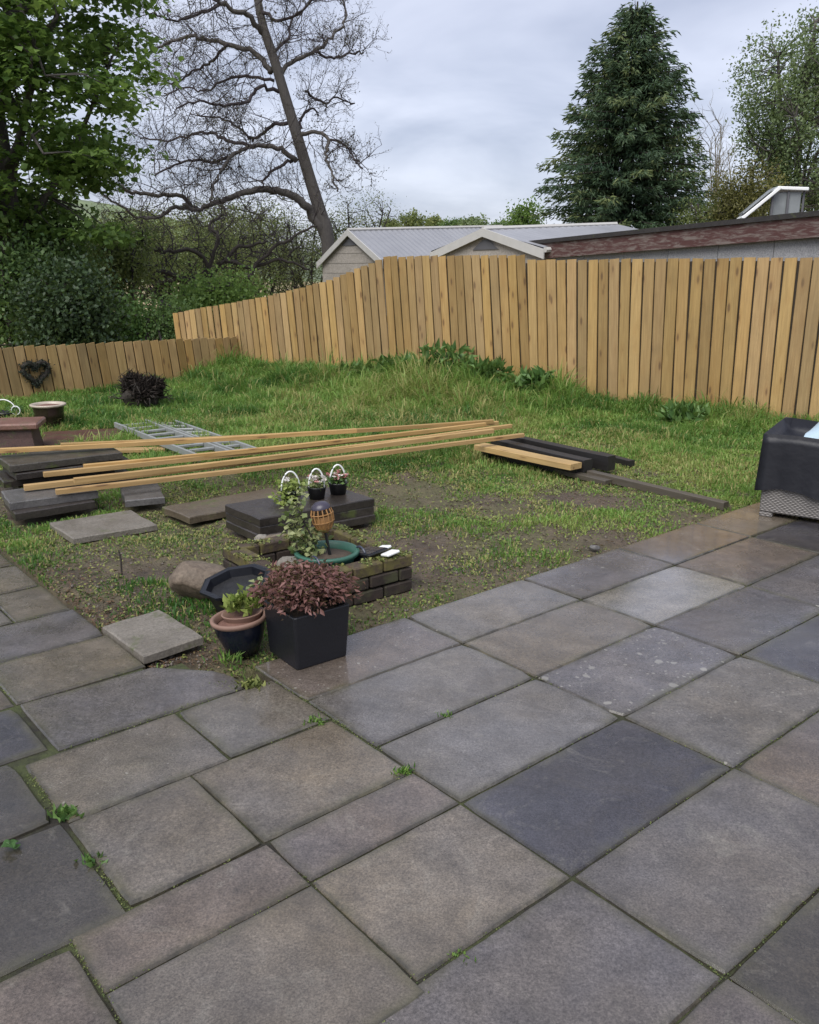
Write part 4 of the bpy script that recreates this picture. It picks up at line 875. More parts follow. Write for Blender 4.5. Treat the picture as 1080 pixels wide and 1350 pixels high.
for k in range(30):
    a = k * 2.4; r_ = .165 * math.sqrt((k + .5) / 30); top = acc + np.array([r_ * math.cos(a) * 1.15, r_ * math.sin(a), .125 - .05 * (r_ / .165) ** 2 + random.uniform(-.015, .015)]); mid = acc + np.array([.5 * r_ * math.cos(a), .5 * r_ * math.sin(a), .12])
    mt.tube([acc - [0, 0, .03], mid, top, top + [.03 * math.cos(a), .03 * math.sin(a), -.05]], [.006, .004, .0025, .0015], 5); tips += [mid * .4 + top * .6, top, top + [.02 * math.cos(a), .02 * math.sin(a), -.025]]
mt.build('stems', M['darkbark'], ac)
tips = np.array(tips); lc = np.repeat(tips, 40, 0) + rng.normal(0, 1, (len(tips) * 40, 3)) * [.026, .026, .022]; d = lc - (acc - [0, 0, .05]); d[:, 2] = -np.abs(rng.normal(.02, .08, len(d))) ; d[:, :2] += rng.normal(0, .15, (len(d), 2)); d[:, 2] += rng.normal(.02, .08, len(d))
leaf_obj('foliage', [flat_leaves(lc[::2], .030, .5, .5, droop=.35, jitter=.5), leaves(lc[1::2], d[1::2], .026, .42, .25, curl=.4, jitter=.5)], M['acer'], ac)
# small pot behind the maple
sv = G(349, 797, .06); svp = empty('small_pot', (sv[0], sv[1] + .04, -.02), 'small black pot with a variegated plant behind the red maple', 'pot')
MB().lathe([(0, -.02), (.05, -.02), (.065, .08), (.07, .082), (.07, .09), (.06, .09), (.055, .06), (0, .06)], 20, (sv[0], sv[1] + .04, 0)).build('pot_body', M['blackplastic'], svp, True)
lc = blob((sv[0] - .01, sv[1] + .03, .13), (.075, .06, .05), 130); leaf_obj('foliage', [flat_leaves(lc, .035, .8, .5)], M['varleaf'], svp)

# flower baskets on the slab stack
def basket(px, py, label, fol, flower, dens, r=.075, trail=0.0, handle_y=0.0, drop=0):
    c = G(px, py, .165); x, y, z = c[0], c[1], .167
    e = empty('flower_basket', (x, y, z), label, 'flower basket', 'flower baskets on the slab stack')
    MB().lathe([(0, 0), (r * .8, 0), (r, .075), (r * 1.04, .078), (r * 1.02, .086), (r * .93, .084), (r * .9, .06), (0, .06)], 22, (x, y, z)).build('pot_body', M['blackplastic'], e, True)
    hp_ = [(x + r * .95 * math.cos(a) * .85, y + r * .3 * math.cos(a), z + .075 + .135 * math.sin(a)) for a in np.linspace(0, math.pi, 16)]
    hb = MB(); 
    for i in range(15):
        p, q = np.array(hp_[i]), np.array(hp_[i + 1]); hb.tube([p, q], .0055, 6)
    hb = MB().tube(hp_, .0060, 6); hb.build('handle', M['whiteplastic'], e)
    lc = blob((x, y, z + .105), (r * 1.15, r * 1.1, .045), int(150 * dens))
    if trail: lc = np.concatenate([lc, blob((x - .04, y - .07, z + .02), (.09, .04, .09), 110)])
    leaf_obj('foliage', [flat_leaves(lc, .032, .75, .6)], M[fol], e)
    if flower:
        for m_, cnt in flower:
            lc = blob((x, y, z + .135), (r * 1.05, r, .03), cnt); ps = []
            for c_ in lc:
                a = np.linspace(0, 2 * np.pi, 5, endpoint=False); D = np.stack([np.cos(a), np.sin(a), np.full(5, .35)], 1); ps.append(leaves(np.tile(c_, (5, 1)), D, .020, .9, .1))
            leaf_obj('flowers', ps, M[m_], e)['kind'] = 'stuff'
basket(384, 661, 'leftmost flower basket, trailing lime leaves over the slab edge', 'lime', [('whiteflower', 5)], 1.0, .075, 1.0)
basket(418, 657, 'middle flower basket with white handle and white blooms', 'varleaf', [('whiteflower', 22), ('pinkflower', 6)], .7, .065)
basket(446, 651, 'rightmost flower basket with pink and red blooms', 'weed', [('pinkflower', 26), ('whiteflower', 8)], .8, .068)
# dark glazed pot by the low fence
pq = G(61, 565, 0); dp = empty('brown_glazed_pot', (pq[0], pq[1] + .12, -.03), 'dark brown glazed pot with a pale rim near the low fence', 'pot')
MB().lathe([(0, -.04), (.115, -.04), (.135, .05), (.155, .12), (.160, .125), (.158, .16), (.163, .20), (.168, .232)], 32, (pq[0], pq[1] + .12, 0)).build('glazed_body', M['brownglaze'], dp, True)
MB().lathe([(.168, .232), (.192, .242), (.194, .258), (.182, .264), (.160, .255), (.155, .22)], 32, (pq[0], pq[1] + .12, 0)).build('rim', M['paleglaze'], dp, True)
MB().lathe([(.157, .235), (.08, .25), (0, .255)], 24, (pq[0], pq[1] + .12, 0)).build('soil', M['terrasoil'], dp, True)
# wire hanging basket beside it
wq = G(14, 556, 0); wb = empty('wire_basket', (wq[0], wq[1], -.02), 'small dark pot with a pale wire hoop behind the red pedestal', 'basket')
MB().lathe([(0, -.03), (.10, -.03), (.13, .10), (.135, .12), (.12, .12), (.11, .09), (0, .09)], 20, (wq[0] - .06, wq[1], 0)).build('pot_body', M['blackplastic'], wb, True)
MB().tube([(wq[0] - .06 + .15 * math.cos(a), wq[1], .10 + .16 * math.sin(a)) for a in np.linspace(0, math.pi, 14)], .007, 6).build('hoop', M['whiteplastic'], wb)
MB().tube([(wq[0] + .10 + .05 * math.cos(a), wq[1] - .05, .14 + .05 * math.sin(a)) for a in np.linspace(0, 2 * math.pi, 14)], .006, 6).build('loop', M['whiteplastic'], wb)
lc = blob((wq[0] + .05, wq[1], .10), (.16, .1, .09), 160); leaf_obj('foliage', [flat_leaves(lc, .05, .5, .8)], M['weed'], wb)

# heart wreath on the low fence
hw0 = P(45, 490, 12.05); fd = np.array(LOW[0]) - np.array(LOW[1]); fd = fd / np.linalg.norm(fd); fnm = np.array([fd[1], -fd[0]])
k_ = (45 - 540) / F / ray(45, 490)[1]; p_ = np.array(LOW[1]); d_ = np.array(LOW[0]) - p_; s_ = (k_ * p_[1] - p_[0]) / (d_[0] - k_ * d_[1]); hq = p_ + d_ * s_; hz_ = P(45, 490, hq[1])[2]
hc = np.array([hq[0], hq[1], hz_]) + np.array([fnm[0], fnm[1], 0]) * .055
hw = empty('heart_wreath', tuple(hc), 'dark heart shaped twig wreath hanging on the low fence', 'wreath')
hpts = []
for a in np.linspace(0, 2 * math.pi, 33):
    u = 16 * math.sin(a) ** 3 / 16 * .185; v = (13 * math.cos(a) - 5 * math.cos(2 * a) - 2 * math.cos(3 * a) - math.cos(4 * a)) / 16 * .165
    hpts.append(hc + np.array([fd[0] * u, fd[1] * u, v]))
MB().tube(hpts, .032, 8).build('ring', M['darkbark'], hw, True)
hp2 = np.repeat(np.array(hpts), 60, 0) + rng.normal(0, .020, (33 * 60, 3)); leaf_obj('twigs', [leaves(hp2, rng.normal(size=(len(hp2), 3)), .035, .4)], M['heart'], hw)
# uprooted root ball
rq_ = G(180, 541, 0); rb = empty('root_ball', (rq_[0], rq_[1] + .2, -.05), 'black uprooted root ball lying on the grass by the low fence', 'root ball')
rock('soil_clump', (rq_[0], rq_[1] + .2, .14), (.48, .36, .40), M['darkbark'], 21, rb)
cc = np.array([rq_[0] + .02, rq_[1] + .2, .15]); dirs = rng.normal(size=(5200, 3)); dirs /= np.linalg.norm(dirs, axis=1, keepdims=True); dirs[:, 2] = np.abs(dirs[:, 2]) * 1.0 - .15
bs = cc + dirs * [.23, .16, .22] * rng.uniform(.75, 1.15, (len(dirs), 1)) * (1 + .38 * np.sin(dirs[:, :1] * 4 + 1) * np.cos(dirs[:, 2:] * 5)) + np.array([.03, 0, .03])
leaf_obj('roots', [leaves(bs, dirs * .35 + rng.normal(0, .8, dirs.shape) + [.25, 0, .25], .075, .13, .2, curl=.4, jitter=.6)], M['root'], rb)
rm = MB()
for k in range(40):
    d = dirs[k * 7] + rng.normal(0, .2, 3); p = cc + dirs[k * 7] * [.2, .15, .14]; rm.tube([p, p + d * .08, p + d * .14 + rng.normal(0, .03, 3), p + d * .2 + rng.normal(0, .05, 3)], [.012, .008, .005, .002], 5)
rm.build('thick_roots', M['darkbark'], rb)
# thin stake on the mud
sk = G(160, 752, 0); tag(MB().tube([(sk[0], sk[1], -.05), (sk[0] + .004, sk[1], .07), (sk[0] - .004, sk[1], .125)], [.006, .006, .005], 6).build('wooden_stake', M['darkbark']), 'thin dark stick upright in the mud near the path', 'stick')

# ------------------------------------------------------------------ rattan box under a dark cover
x0 = G(1000, 680, 0); x1 = G(1080, 692, 0); ru = x1 - x0; ru /= np.linalg.norm(ru); rw = np.array([-ru[1], ru[0], 0]); BLn, BDp = 1.25, .62
rbx = empty('rattan_box', tuple(x0), 'grey woven rattan storage box at the right edge of the patio', 'storage box')
rotr = Matrix((Vector(ru), Vector(rw), Vector((0, 0, 1)))).transposed()
def rpt(u, w_, z): q = x0 + ru * u + rw * w_; return np.array([q[0], q[1], z])
def rbox(name, u0, u1, w0, w1, z0, z1, mat, par, ch=.008):
    m = MB().box((0, 0, 0), (u1 - u0, w1 - w0, z1 - z0), None, ch=ch); o = link(name, m.mesh(name), mat, par)
    mm = rotr.to_4x4(); mm.translation = Vector(rpt((u0 + u1) / 2, (w0 + w1) / 2, (z0 + z1) / 2)); o.matrix_basis = mm; return o
rbox('front_panel', 0, BLn, 0, .03, .035, .45, M['weave'], rbx); rbox('back_panel', 0, BLn, BDp - .03, BDp, .035, .45, M['weave'], rbx)
rbox('side_panel', 0.0, .03, .031, BDp - .031, .035, .45, M['weave'], rbx); rbox('side_panel', BLn - .03, BLn, .031, BDp - .031, .035, .45, M['weave'], rbx)
rbox('lid', .031, BLn - .031, .031, BDp - .031, .40, .43, M['weave'], rbx)
for u in (.0, BLn - .09):
    for w_ in (.0, BDp - .05): rbox('foot', u, u + .09, w_, w_ + .05, -.002, .034, M['weave'], rbx)
# the cover: top sags into the box, skirt hangs in folds
cv = MB(); nu, nw = 26, 14; vs = []; rid = {}
def cov_top(u, w_):
    e = min(u + .02, BLn + .02 - u, w_ + .02, BDp + .02 - w_) ; sagf = 1 - math.exp(-max(0, e) / .05)
    return .60 + .02 * (w_ / BDp) - .13 * sagf + .008 * math.sin(9 * u + 3 * w_)
grid = [[None] * (nw + 1) for _ in range(nu + 1)]
for i in range(nu + 1):
    for j in range(nw + 1):
        u = -.022 + (BLn + .044) * i / nu; w_ = -.022 + (BDp + .044) * j / nw; grid[i][j] = len(vs); vs.append(tuple(rpt(u, w_, cov_top(u, w_))))
fs = [(grid[i][j], grid[i + 1][j], grid[i + 1][j + 1], grid[i][j + 1]) for i in range(nu) for j in range(nw)]
loop = [(i, 0) for i in range(nu)] + [(nu, j) for j in range(nw)] + [(i, nw) for i in range(nu, 0, -1)] + [(0, j) for j in range(nw, 0, -1)]
prev = [grid[i][j] for i, j in loop]
for r_ in range(1, 7):
    cur = []; f_ = r_ / 6
    for k, (i, j) in enumerate(loop):
        u = -.022 + (BLn + .044) * i / nu; w_ = -.022 + (BDp + .044) * j / nw; cu, cw = BLn / 2, BDp / 2
        du = (-1 if i == 0 else 1 if i == nu else 0); dw = (-1 if j == 0 else 1 if j == nw else 0); b = (.010 * math.sin(k * 1.9) + .006 * math.sin(k * .83 + 2) + .012) * f_
        zz = cov_top(u, w_) - f_ * (.405 - .018 * math.sin(k * .45)) ; cur.append(len(vs)); vs.append(tuple(rpt(u + du * b, w_ + dw * b, zz)))
    n = len(loop); fs += [(prev[k], cur[k], cur[(k + 1) % n], prev[(k + 1) % n]) for k in range(n)]; prev = cur
tag(MB().add(vs, fs).build('box_cover', M['cover'], None, True), 'navy black waterproof cover sagging over the rattan box', 'cover')
bgq = rpt(.50, .40, .52)
nb_ = 16; vs = []; fs = []
for i in range(nb_):
    for j in range(nb_):
        u, v = i / (nb_ - 1) - .5, j / (nb_ - 1) - .5; q = rpt(.36 + u * .34, .36 + v * .34, .525 + .17 * (math.exp(-6 * (u * u + v * v)) * 1.2 + .35 * vnoise(np.array([u * 6 + 4.]), np.array([v * 6 + 9.]))[0] - .3 * (abs(u) + abs(v)) )); vs.append(tuple(q))
fs = [(i * nb_ + j, (i + 1) * nb_ + j, (i + 1) * nb_ + j + 1, i * nb_ + j + 1) for i in range(nb_ - 1) for j in range(nb_ - 1)]
tag(MB().add(vs, fs).build('plastic_bag', M['bag'], None, True), 'crumpled pale blue plastic bag lying on the dark box cover', 'bag')
cb = empty('cardboard_sheet', tuple(rpt(.62, .18, .5)), 'folded brown cardboard beside the blue bag on the box cover', 'cardboard')
q = rpt(.52, .22, .575); MB().box(tuple(q), (.42, .20, .006), rotr @ Matrix.Rotation(R(12), 3, 'X') @ Matrix.Rotation(R(6), 3, 'Y'), ch=.001).build('flap', M['card'], cb)
q = rpt(.54, .26, .61); MB().box(tuple(q), (.34, .16, .006), rotr @ Matrix.Rotation(R(-14), 3, 'X') @ Matrix.Rotation(R(-4), 3, 'Y') @ Matrix.Rotation(R(14), 3, 'Z'), ch=.001).build('flap', M['card'], cb)
FOOT.append([tuple(rpt(u, w_, 0)[:2]) for u, w_ in ((0, 0), (BLn, 0), (BLn, BDp), (0, BDp))])
# ------------------------------------------------------------------ grass, weeds, pebbles
def in_foot(x, y):
    hit = np.zeros(len(x), bool)
    for poly in FOOT:
        s = np.ones(len(x), bool); sgn = None; m = len(poly); A_ = sum(poly[i][0] * poly[(i + 1) % m][1] - poly[(i + 1) % m][0] * poly[i][1] for i in range(m))
        for i in range(m):
            (ax, ay), (bx_, by) = poly[i], poly[(i + 1) % m]; cr_ = (bx_ - ax) * (y - ay) - (by - ay) * (x - ax); s &= (cr_ * A_ > 0)
        hit |= s
    return hit
# worn, muddy places (centre, radii along x and y)
BARE = [(*G(150, 735)[:2], .55, .45), (*G(110, 795)[:2], .35, .35), (*G(240, 745)[:2], .55, .35), (*G(590, 700)[:2], .8, .7), (*G(640, 745)[:2], .6, .3), (*G(720, 700)[:2], .5, .3), (*G(560, 640)[:2], .6, .5), (*G(700, 660)[:2], .7, .45), (*G(215, 865)[:2], .3, .25), (*G(780, 655)[:2], .35, .2), (*G(690, 520)[:2], .5, .35), (*G(520, 770)[:2], .35, .2), (*G(430, 620)[:2], .5, .25)]
LUSH = [(*G(300, 795)[:2], .22, .14), (*G(270, 815)[:2], .22, .12), (*G(165, 765)[:2], .22, .12), (*G(560, 680)[:2], .35, .3), (*G(530, 780)[:2], .35, .12), (*G(700, 730)[:2], .28, .12), (*G(760, 690)[:2], .5, .25), (*G(250, 700)[:2], .5, .3), (*G(480, 610)[:2], .6, .3), (*G(960, 640)[:2], .5, .5), (*G(960, 560)[:2], 1.2, .7), (*G(620, 740)[:2], .18, .1), (*G(40, 700)[:2], .6, .5), (*G(100, 740)[:2], .3, .2)]
def cover(x, y):
    d = 0.62 * fbm(x * 1.5, y * 1.5, 21) + 0.38 * fbm(x * 5, y * 5, 4)
    far = np.clip((y - 6.0) / 4.0, 0, 1); d = d + .14 * far + .055
    for cx_, cy_, rx_, ry_ in BARE: d = d - .16 * np.exp(-(((x - cx_) / rx_) ** 2 + ((y - cy_) / ry_) ** 2))
    for cx_, cy_, rx_, ry_ in LUSH: d = d + .38 * np.exp(-(((x - cx_) / rx_) ** 2 + ((y - cy_) / ry_) ** 2))
    return d
def tallness(x, y):
    far = np.clip((y - 6.5) / 5.0, 0, 1)
    df = np.minimum(np.minimum(seg_dist(x, y, FENCE[0], FENCE[1]), seg_dist(x, y, FENCE[1], FENCE[2])), seg_dist(x, y, FENCE[2], FENCE[3])); dl = seg_dist(x, y, LOW[0], LOW[1])
    h = .030 + .085 * far + .10 * np.exp(-(df / .55) ** 2) + .03 * np.exp(-(dl / .5) ** 2) + .10 * np.exp(-(seg_dist(x, y, (-1.6, 12.9), (1.2, 11.5)) / .7) ** 2)
    return h * (.15 + 1.7 * fbm(x * 1.6, y * 1.6, 33) * (.6 + .8 * vnoise(x * 6, y * 6, 71)))
NT_ = 90000
tx = rng.uniform(-7.4, 7.0, NT_); ty = 3.0 + rng.uniform(0, 1, NT_) ** .85 * 12.2
ok = (np.abs(tx) < .53 * ty + 1.2) & ~inside_patio(tx, ty, -0.015) & (beyond_fence(tx, ty) < -0.03) & ~in_foot(tx, ty)
tx, ty = tx[ok], ty[ok]; cv_ = cover(tx, ty); keep = rng.uniform(0, 1, len(tx)) < np.clip((cv_ - .42) * 5.5, 0.025, 1); tx, ty, cv_ = tx[keep], ty[keep], cv_[keep]
if len(tx) > 19000:
    s_ = rng.permutation(len(tx))[:19000]; tx, ty, cv_ = tx[s_], ty[s_], cv_[s_]
big = (fbm(tx * 1.3 + 3, ty * 1.3, 61) + .5 * vnoise(tx * 5, ty * 5, 62) > .80) & (ty > 7.0); BIG = np.where(big & (rng.uniform(0, 1, len(tx)) < .45), rng.uniform(1.15, 1.75, len(tx)), 1.0)
nb = rng.integers(9, 22, len(tx)); cid = np.repeat(np.arange(len(tx)), nb); n = len(cid)
sp = rng.normal(0, 1, (n, 2)) * (.030 + .003 * ty[cid])[:, None]; bx_ = tx[cid] + sp[:, 0]; by_ = ty[cid] + sp[:, 1]
ht_ = tallness(bx_, by_) * BIG[cid] * rng.uniform(.45, 1.25, n) * np.clip(.4 + cv_[cid] * 1.1, .5, 1.3)
inp = inside_patio(bx_, by_, -.03) | in_foot(bx_, by_); k = ~inp; bx_, by_, ht_, cid, sp = bx_[k], by_[k], ht_[k], cid[k], sp[k]; n = len(bx_)
bz_ = lawn_z(bx_, by_) - .004
ld_ = sp * 9 + rng.normal(0, .45, (n, 2)); lean = ld_ * ht_[:, None] * .75
wd = (.0022 + .00036 * by_) * rng.uniform(.7, 1.4, n); an = rng.uniform(0, 2 * np.pi, n); wx, wy = np.cos(an) * wd, np.sin(an) * wd
b0 = np.stack([bx_ - wx, by_ - wy, bz_], 1); b1_ = np.stack([bx_ + wx, by_ + wy, bz_], 1)
mx_ = np.stack([bx_ + lean[:, 0] * .38, by_ + lean[:, 1] * .38, bz_ + ht_ * .62], 1); wv = np.stack([wx, wy, np.zeros(n)], 1) * .75
dr = np.clip(np.hypot(ld_[:, 0], ld_[:, 1]) * .35, 0, .55)
tp3 = np.stack([bx_ + lean[:, 0], by_ + lean[:, 1], bz_ + ht_ * (1.02 - dr)], 1)
V = np.stack([b0, b1_, mx_ + wv, mx_ - wv, tp3], 1).reshape(-1, 3); i = np.arange(n)[:, None] * 5
Fc = np.concatenate([i + [[0, 1, 2]], i + [[0, 2, 3]], i + [[3, 2, 4]]], 1).reshape(-1, 3)
tone = np.clip(.45 + 1.5 * (fbm(bx_ * .7, by_ * .7, 55) - .5) + 1.1 * (fbm(bx_ * 3, by_ * 3, 15) - .5) + rng.normal(0, .14, n), 0, .86); dead = rng.uniform(0, 1, n) < .11; brown = fbm(bx_ * 1.1 + 7, by_ * 1.1, 91) > .57; dead = dead | (brown & (rng.uniform(0, 1, n) < .4)); tone = np.where(dead, rng.uniform(.92, 1, n), tone)
tag(link('grass', np_mesh('grass', V, Fc, 3, np.repeat(tone, 5)), M['grass']), 'rough patchy spring grass over the muddy lawn', 'grass', kind='stuff')
# creeping low cover: little flat leaves pressed to the soil
n = 130000; x = rng.uniform(-7.2, 6.8, n); y = 3.0 + rng.uniform(0, 1, n) ** 1.15 * 10.5
ok = (np.abs(x) < .53 * y + 1.0) & ~inside_patio(x, y, -.005) & (beyond_fence(x, y) < 0) & ~in_foot(x, y) & (rng.uniform(0, 1, n) < np.clip((cover(x, y) - .22) * 2.6, .06, 1)); x, y = x[ok], y[ok]
C = np.stack([x, y, lawn_z(x, y) + rng.uniform(.001, .018, len(x))], 1)
va = np.clip(.5 + .9 * (fbm(x * 2.2, y * 2.2, 8) - .5) + rng.normal(0, .15, len(x)), 0, 1)
tag(leaf_obj('ground_cover', [flat_leaves(C, .009 + .0017 * y, .8, .4, va)], M['moss']), 'creeping moss and tiny weeds between the grass tufts', 'ground cover', kind='stuff')
# dead leaves, straw and twig bits
n = 22000; x = rng.uniform(-6, 6, n); y = 3.0 + rng.uniform(0, 1, n) ** 1.3 * 7.5
ok = (np.abs(x) < .53 * y + .8) & ~inside_patio(x, y, -.01) & (beyond_fence(x, y) < -.1) & ~in_foot(x, y); x, y = x[ok], y[ok]
q = np.stack([G(px + 0, py)[:2] for px, py in [(95, 770), (120, 795), (150, 815), (70, 745), (175, 800), (210, 872), (250, 865)]]); qi = rng.integers(0, len(q), 1400); x = np.concatenate([x, q[qi, 0] + rng.normal(0, .13, 1400)]); y = np.concatenate([y, q[qi, 1] + rng.normal(0, .13, 1400)])
ok = ~inside_patio(x, y, 0.0); x, y = x[ok], y[ok]
C = np.stack([x, y, lawn_z(x, y) + rng.uniform(.002, .012, len(x))], 1); half = len(C) // 2
tag(leaf_obj('dead_litter', [flat_leaves(C[:half], .032, .11, .25), flat_leaves(C[half:], .017, .6, .4)], leafmat('dead_leaf', (.045, .027, .018), (.17, .105, .062), (.30, .24, .14), .1, .7)), 'dead leaves and straw bits strewn over the bare soil', 'leaf litter', kind='stuff')
# moss and small tufts in the patio joints
ja, jb = [], []
def jline(a0, b0, a1, b1, nn, w_=.006):
    t = rng.uniform(0, 1, nn); ja.append(a0 + (a1 - a0) * t + rng.normal(0, w_, nn)); jb.append(b0 + (b1 - b0) * t + rng.normal(0, w_, nn))
for a_ in CA[:5]: jline(a_, -1.2, a_, 1.3, 260, .0035)
for b_ in RB[3:8]: jline(0, b_, 4.2, b_, 330, .0035)
for (a0, a1, b0, b1, *_) in left: jline(a0, b0, a1, b0, 60, .004); jline(a0, b0, a0, b1, 60, .004)
for (a0, b0, a1, b1, nn, w_) in [(-1.045, .25, -1.045, 1.2, 500, .010), (-.93, 1.2, -.93, 1.7, 240, .008), (0, .4, 0, 1.35, 420, .008), (-.06, 1.15, -.20, 1.3, 260, .02), (0, -.97, 0, .3, 260, .006), (-1.0, .73, -.45, .735, 160, .007), (-.9, 1.19, -.2, 1.19, 160, .007)]: jline(a0, b0, a1, b1, nn, w_)
ja, jb = np.concatenate(ja), np.concatenate(jb); kk = fbm(ja * 3, jb * 3, 77) > .47; ja, jb = ja[kk], jb[kk]
q = O0[None] + ja[:, None] * AX[None] + jb[:, None] * BX[None]; C = np.stack([q[:, 0], q[:, 1], np.full(len(q), -.008) + rng.uniform(0, .007, len(q))], 1)
tag(leaf_obj('joint_moss', [flat_leaves(C, .0055, .8, .5, np.clip(rng.normal(.2, .15, len(C)), 0, .6))], M['moss']), 'green moss growing along the paving joints', 'moss', kind='stuff')
def tuft(px, py, h, nb, mat, label, wdt=.003, name='grass_tuft', spread=.02):
    c = G(px, py, -.008); n = nb; D = rng.normal(0, .55, (n, 3)); D[:, 2] = rng.uniform(.5, 1.2, n); C = c + np.stack([rng.normal(0, spread, n), rng.normal(0, spread * .6, n), np.zeros(n)], 1)
    return tag(leaf_obj(name, [leaves(C, D, h, wdt / h * 2, .15, curl=.35)], M[mat]), label, 'weed', 'weeds in the paving joints')
tuft(528, 1020, .026, 50, 'grass', 'bright grass tuft in the joint at the middle of the patio')
tuft(416, 953, .026, 60, 'grass', 'grass tuft in the joint in front of the square planter')
tuft(88, 1076, .034, 40, 'weed', 'green weed tuft in the left joint above the dark slab', .010)
tuft(122, 1138, .026, 26, 'weed', 'smaller weed tuft at the dark slab\'s right edge', .007)
tuft(605, 1262, .014, 20, 'grass', 'tiny grass tuft in the joint near the bottom of the picture')
tuft(330, 905, .035, 60, 'moss', 'mossy clump at the corner of the cut slab', .010, spread=.03)
tuft(585, 945, .02, 30, 'grass', 'thin low tuft in the joint right of the square planter')
tuft(300, 872, .045, 40, 'grass', 'grass tuft at the foot of the blue glazed pot', spread=.04)
wl = G(15, 1118, 0); e = empty('broadleaf_weed', tuple(wl), 'small round leaved weed at the left edge of the patio', 'weed', 'weeds in the paving joints')
for k in range(5):
    a = k * 1.3; c = wl + np.array([.016 * math.cos(a), .016 * math.sin(a), .008 + .003 * k]); MB().add([(c[0] + .014 * math.cos(b), c[1] + .012 * math.sin(b), c[2] + .004 * math.cos(b * 2 + k)) for b in np.linspace(0, 2 * math.pi, 10, endpoint=False)], [tuple(range(10))]).build('leaf', M['weed'], e)
# dock clumps along the foot of the fence
def dock(x, y, h, r, label):
    z = float(lawn_z(np.array([x]), np.array([y]))[0]); e = empty('dock_plant', (x, y, z), label, 'weed', 'leafy weeds along the tall fence')
    n = 260; C = np.stack([x + rng.normal(0, r * .5, n), y + rng.normal(0, r * .4, n), z + rng.uniform(0, h * .85, n)], 1); D = rng.normal(0, .6, (n, 3)); D[:, 2] = rng.uniform(.1, 1.1, n)
    st_ = MB()
    for k in range(5): st_.tube([(x + random.uniform(-r, r) * .4, y + random.uniform(-r, r) * .3, z - .02), (x + random.uniform(-r, r) * .5, y, z + h * .8)], .006, 5)
    st_.build('stems', M['twig'], e); leaf_obj('foliage', [leaves(C, D, .15, .42, .2, curl=.35)], M['weed'], e)
for px, Yd, h, r, lb in [(585, 12.2, .62, .36, 'tallest leafy weed clump at the foot of the fence'), (640, 11.8, .40, .30, 'leafy weed clump right of the tallest one by the fence'), (530, 12.7, .36, .3, 'low weed clump left of the tallest one by the fence'), (705, 11.35, .34, .2, 'weed clump where the fence top steps down'), (470, 13.0, .2, .3, 'low weed clump under the sloping part of the tall fence'), (905, 9.9, .18, .22, 'weed clump by the fence towards the rattan box')]:
    dock((px - 540) / F * Yd * 1.0, Yd, h, r, lb)
# pebbles and clods along the patio edge
import bmesh
bm = bmesh.new(); bmesh.ops.create_icosphere(bm, subdivisions=1, radius=1.0); iv = np.array([v.co[:] for v in bm.verts]); bm.verts.index_update(); fi = np.array([[v.index for v in f.verts] for f in bm.faces]); bm.free()
pp = []
for (px, py, sx_, sy_, nn) in [(780, 722, 26, 7, 40), (700, 750, 30, 6, 30), (560, 800, 30, 6, 30), (228, 868, 22, 9, 70), (640, 735, 40, 14, 60), (110, 770, 30, 30, 60), (590, 690, 60, 25, 60), (700, 665, 50, 20, 50), (215, 760, 40, 20, 40), (835, 712, 20, 4, 20)]:
    for _ in range(nn): q = G(px + rng.normal(0, sx_), py + rng.normal(0, sy_), -.02); pp.append(q)
pp = np.array(pp); ip = inside_patio(pp[:, 0], pp[:, 1], 0.0); pp = pp[~ip]; pp[:, 2] = lawn_z(pp[:, 0], pp[:, 1]) + .003; n = len(pp)
S = rng.uniform(.003, .011, (n, 1, 1)) * rng.uniform(.6, 1.3, (n, 1, 3)); Vv = (iv[None] * (1 + rng.normal(0, .12, (n, len(iv), 1)))) * S + pp[:, None]
tag(link('pebbles', np_mesh('pebbles', Vv.reshape(-1, 3), (fi[None] + (np.arange(n) * len(iv))[:, None, None]).reshape(-1, 3), 3), M['pebble']), 'scattered small stones and clods along the patio edge', 'pebbles', kind='stuff')
ps_ = G(784, 724, -.01); tag(rock('white_stone', (ps_[0], ps_[1], .0), (.07, .05, .045), M['loosegrey'], 31), 'pale fist sized stone at the patio edge by the lawn', 'stone')

# ------------------------------------------------------------------ trees
def walk(p, d, L, n, curl, up=0.0):
    pts = [np.array(p, float)]; d = np.array(d, float); d /= np.linalg.norm(d)
    for i in range(n):
        d = d + rng.normal(0, curl, 3) + np.array([0, 0, up]); d /= np.linalg.norm(d); pts.append(pts[-1] + d * L / n)
    return pts, d
def grow(mb, p, d, L, r, lev, maxlev, kids, curl=.32, up=.05, tips=None, spread=.9):
    n = 5 if lev < maxlev else 4
    pts, de = walk(p, d, L, n, curl, up); mb.tube(pts, [r * (1 - .75 * i / n) for i in range(n + 1)], 5 if r > .03 else 3, cap=False)
    if lev == maxlev:
        if tips is not None: tips.extend(pts[1:])
        return
    for k in range(kids):
        i = rng.integers(1, n + 1); dd = (pts[i] - pts[i - 1]); dd = dd / np.linalg.norm(dd) + rng.normal(0, spread, 3) * .8
        grow(mb, pts[i], dd, L * rng.uniform(.45, .75), r * .5, lev + 1, maxlev, kids, curl, up, tips, spread)
def catmull(pts, m=6):
    pts = [np.array(p, float) for p in pts]; out = []
    for i in range(len(pts) - 1):
        p0, p1, p2, p3 = pts[max(i - 1, 0)], pts[i], pts[i + 1], pts[min(i + 2, len(pts) - 1)]
        for k in range(m):
            t = k / m; out.append(.5 * ((2 * p1) + (-p0 + p2) * t + (2 * p0 - 5 * p1 + 4 * p2 - p3) * t * t + (-p0 + 3 * p1 - 3 * p2 + p3) * t ** 3))
    out.append(pts[-1]); return out
Z1 = 2.16
def zp(x, y): return (x / Z1, y / Z1)           # points read off an enlargement of the photograph
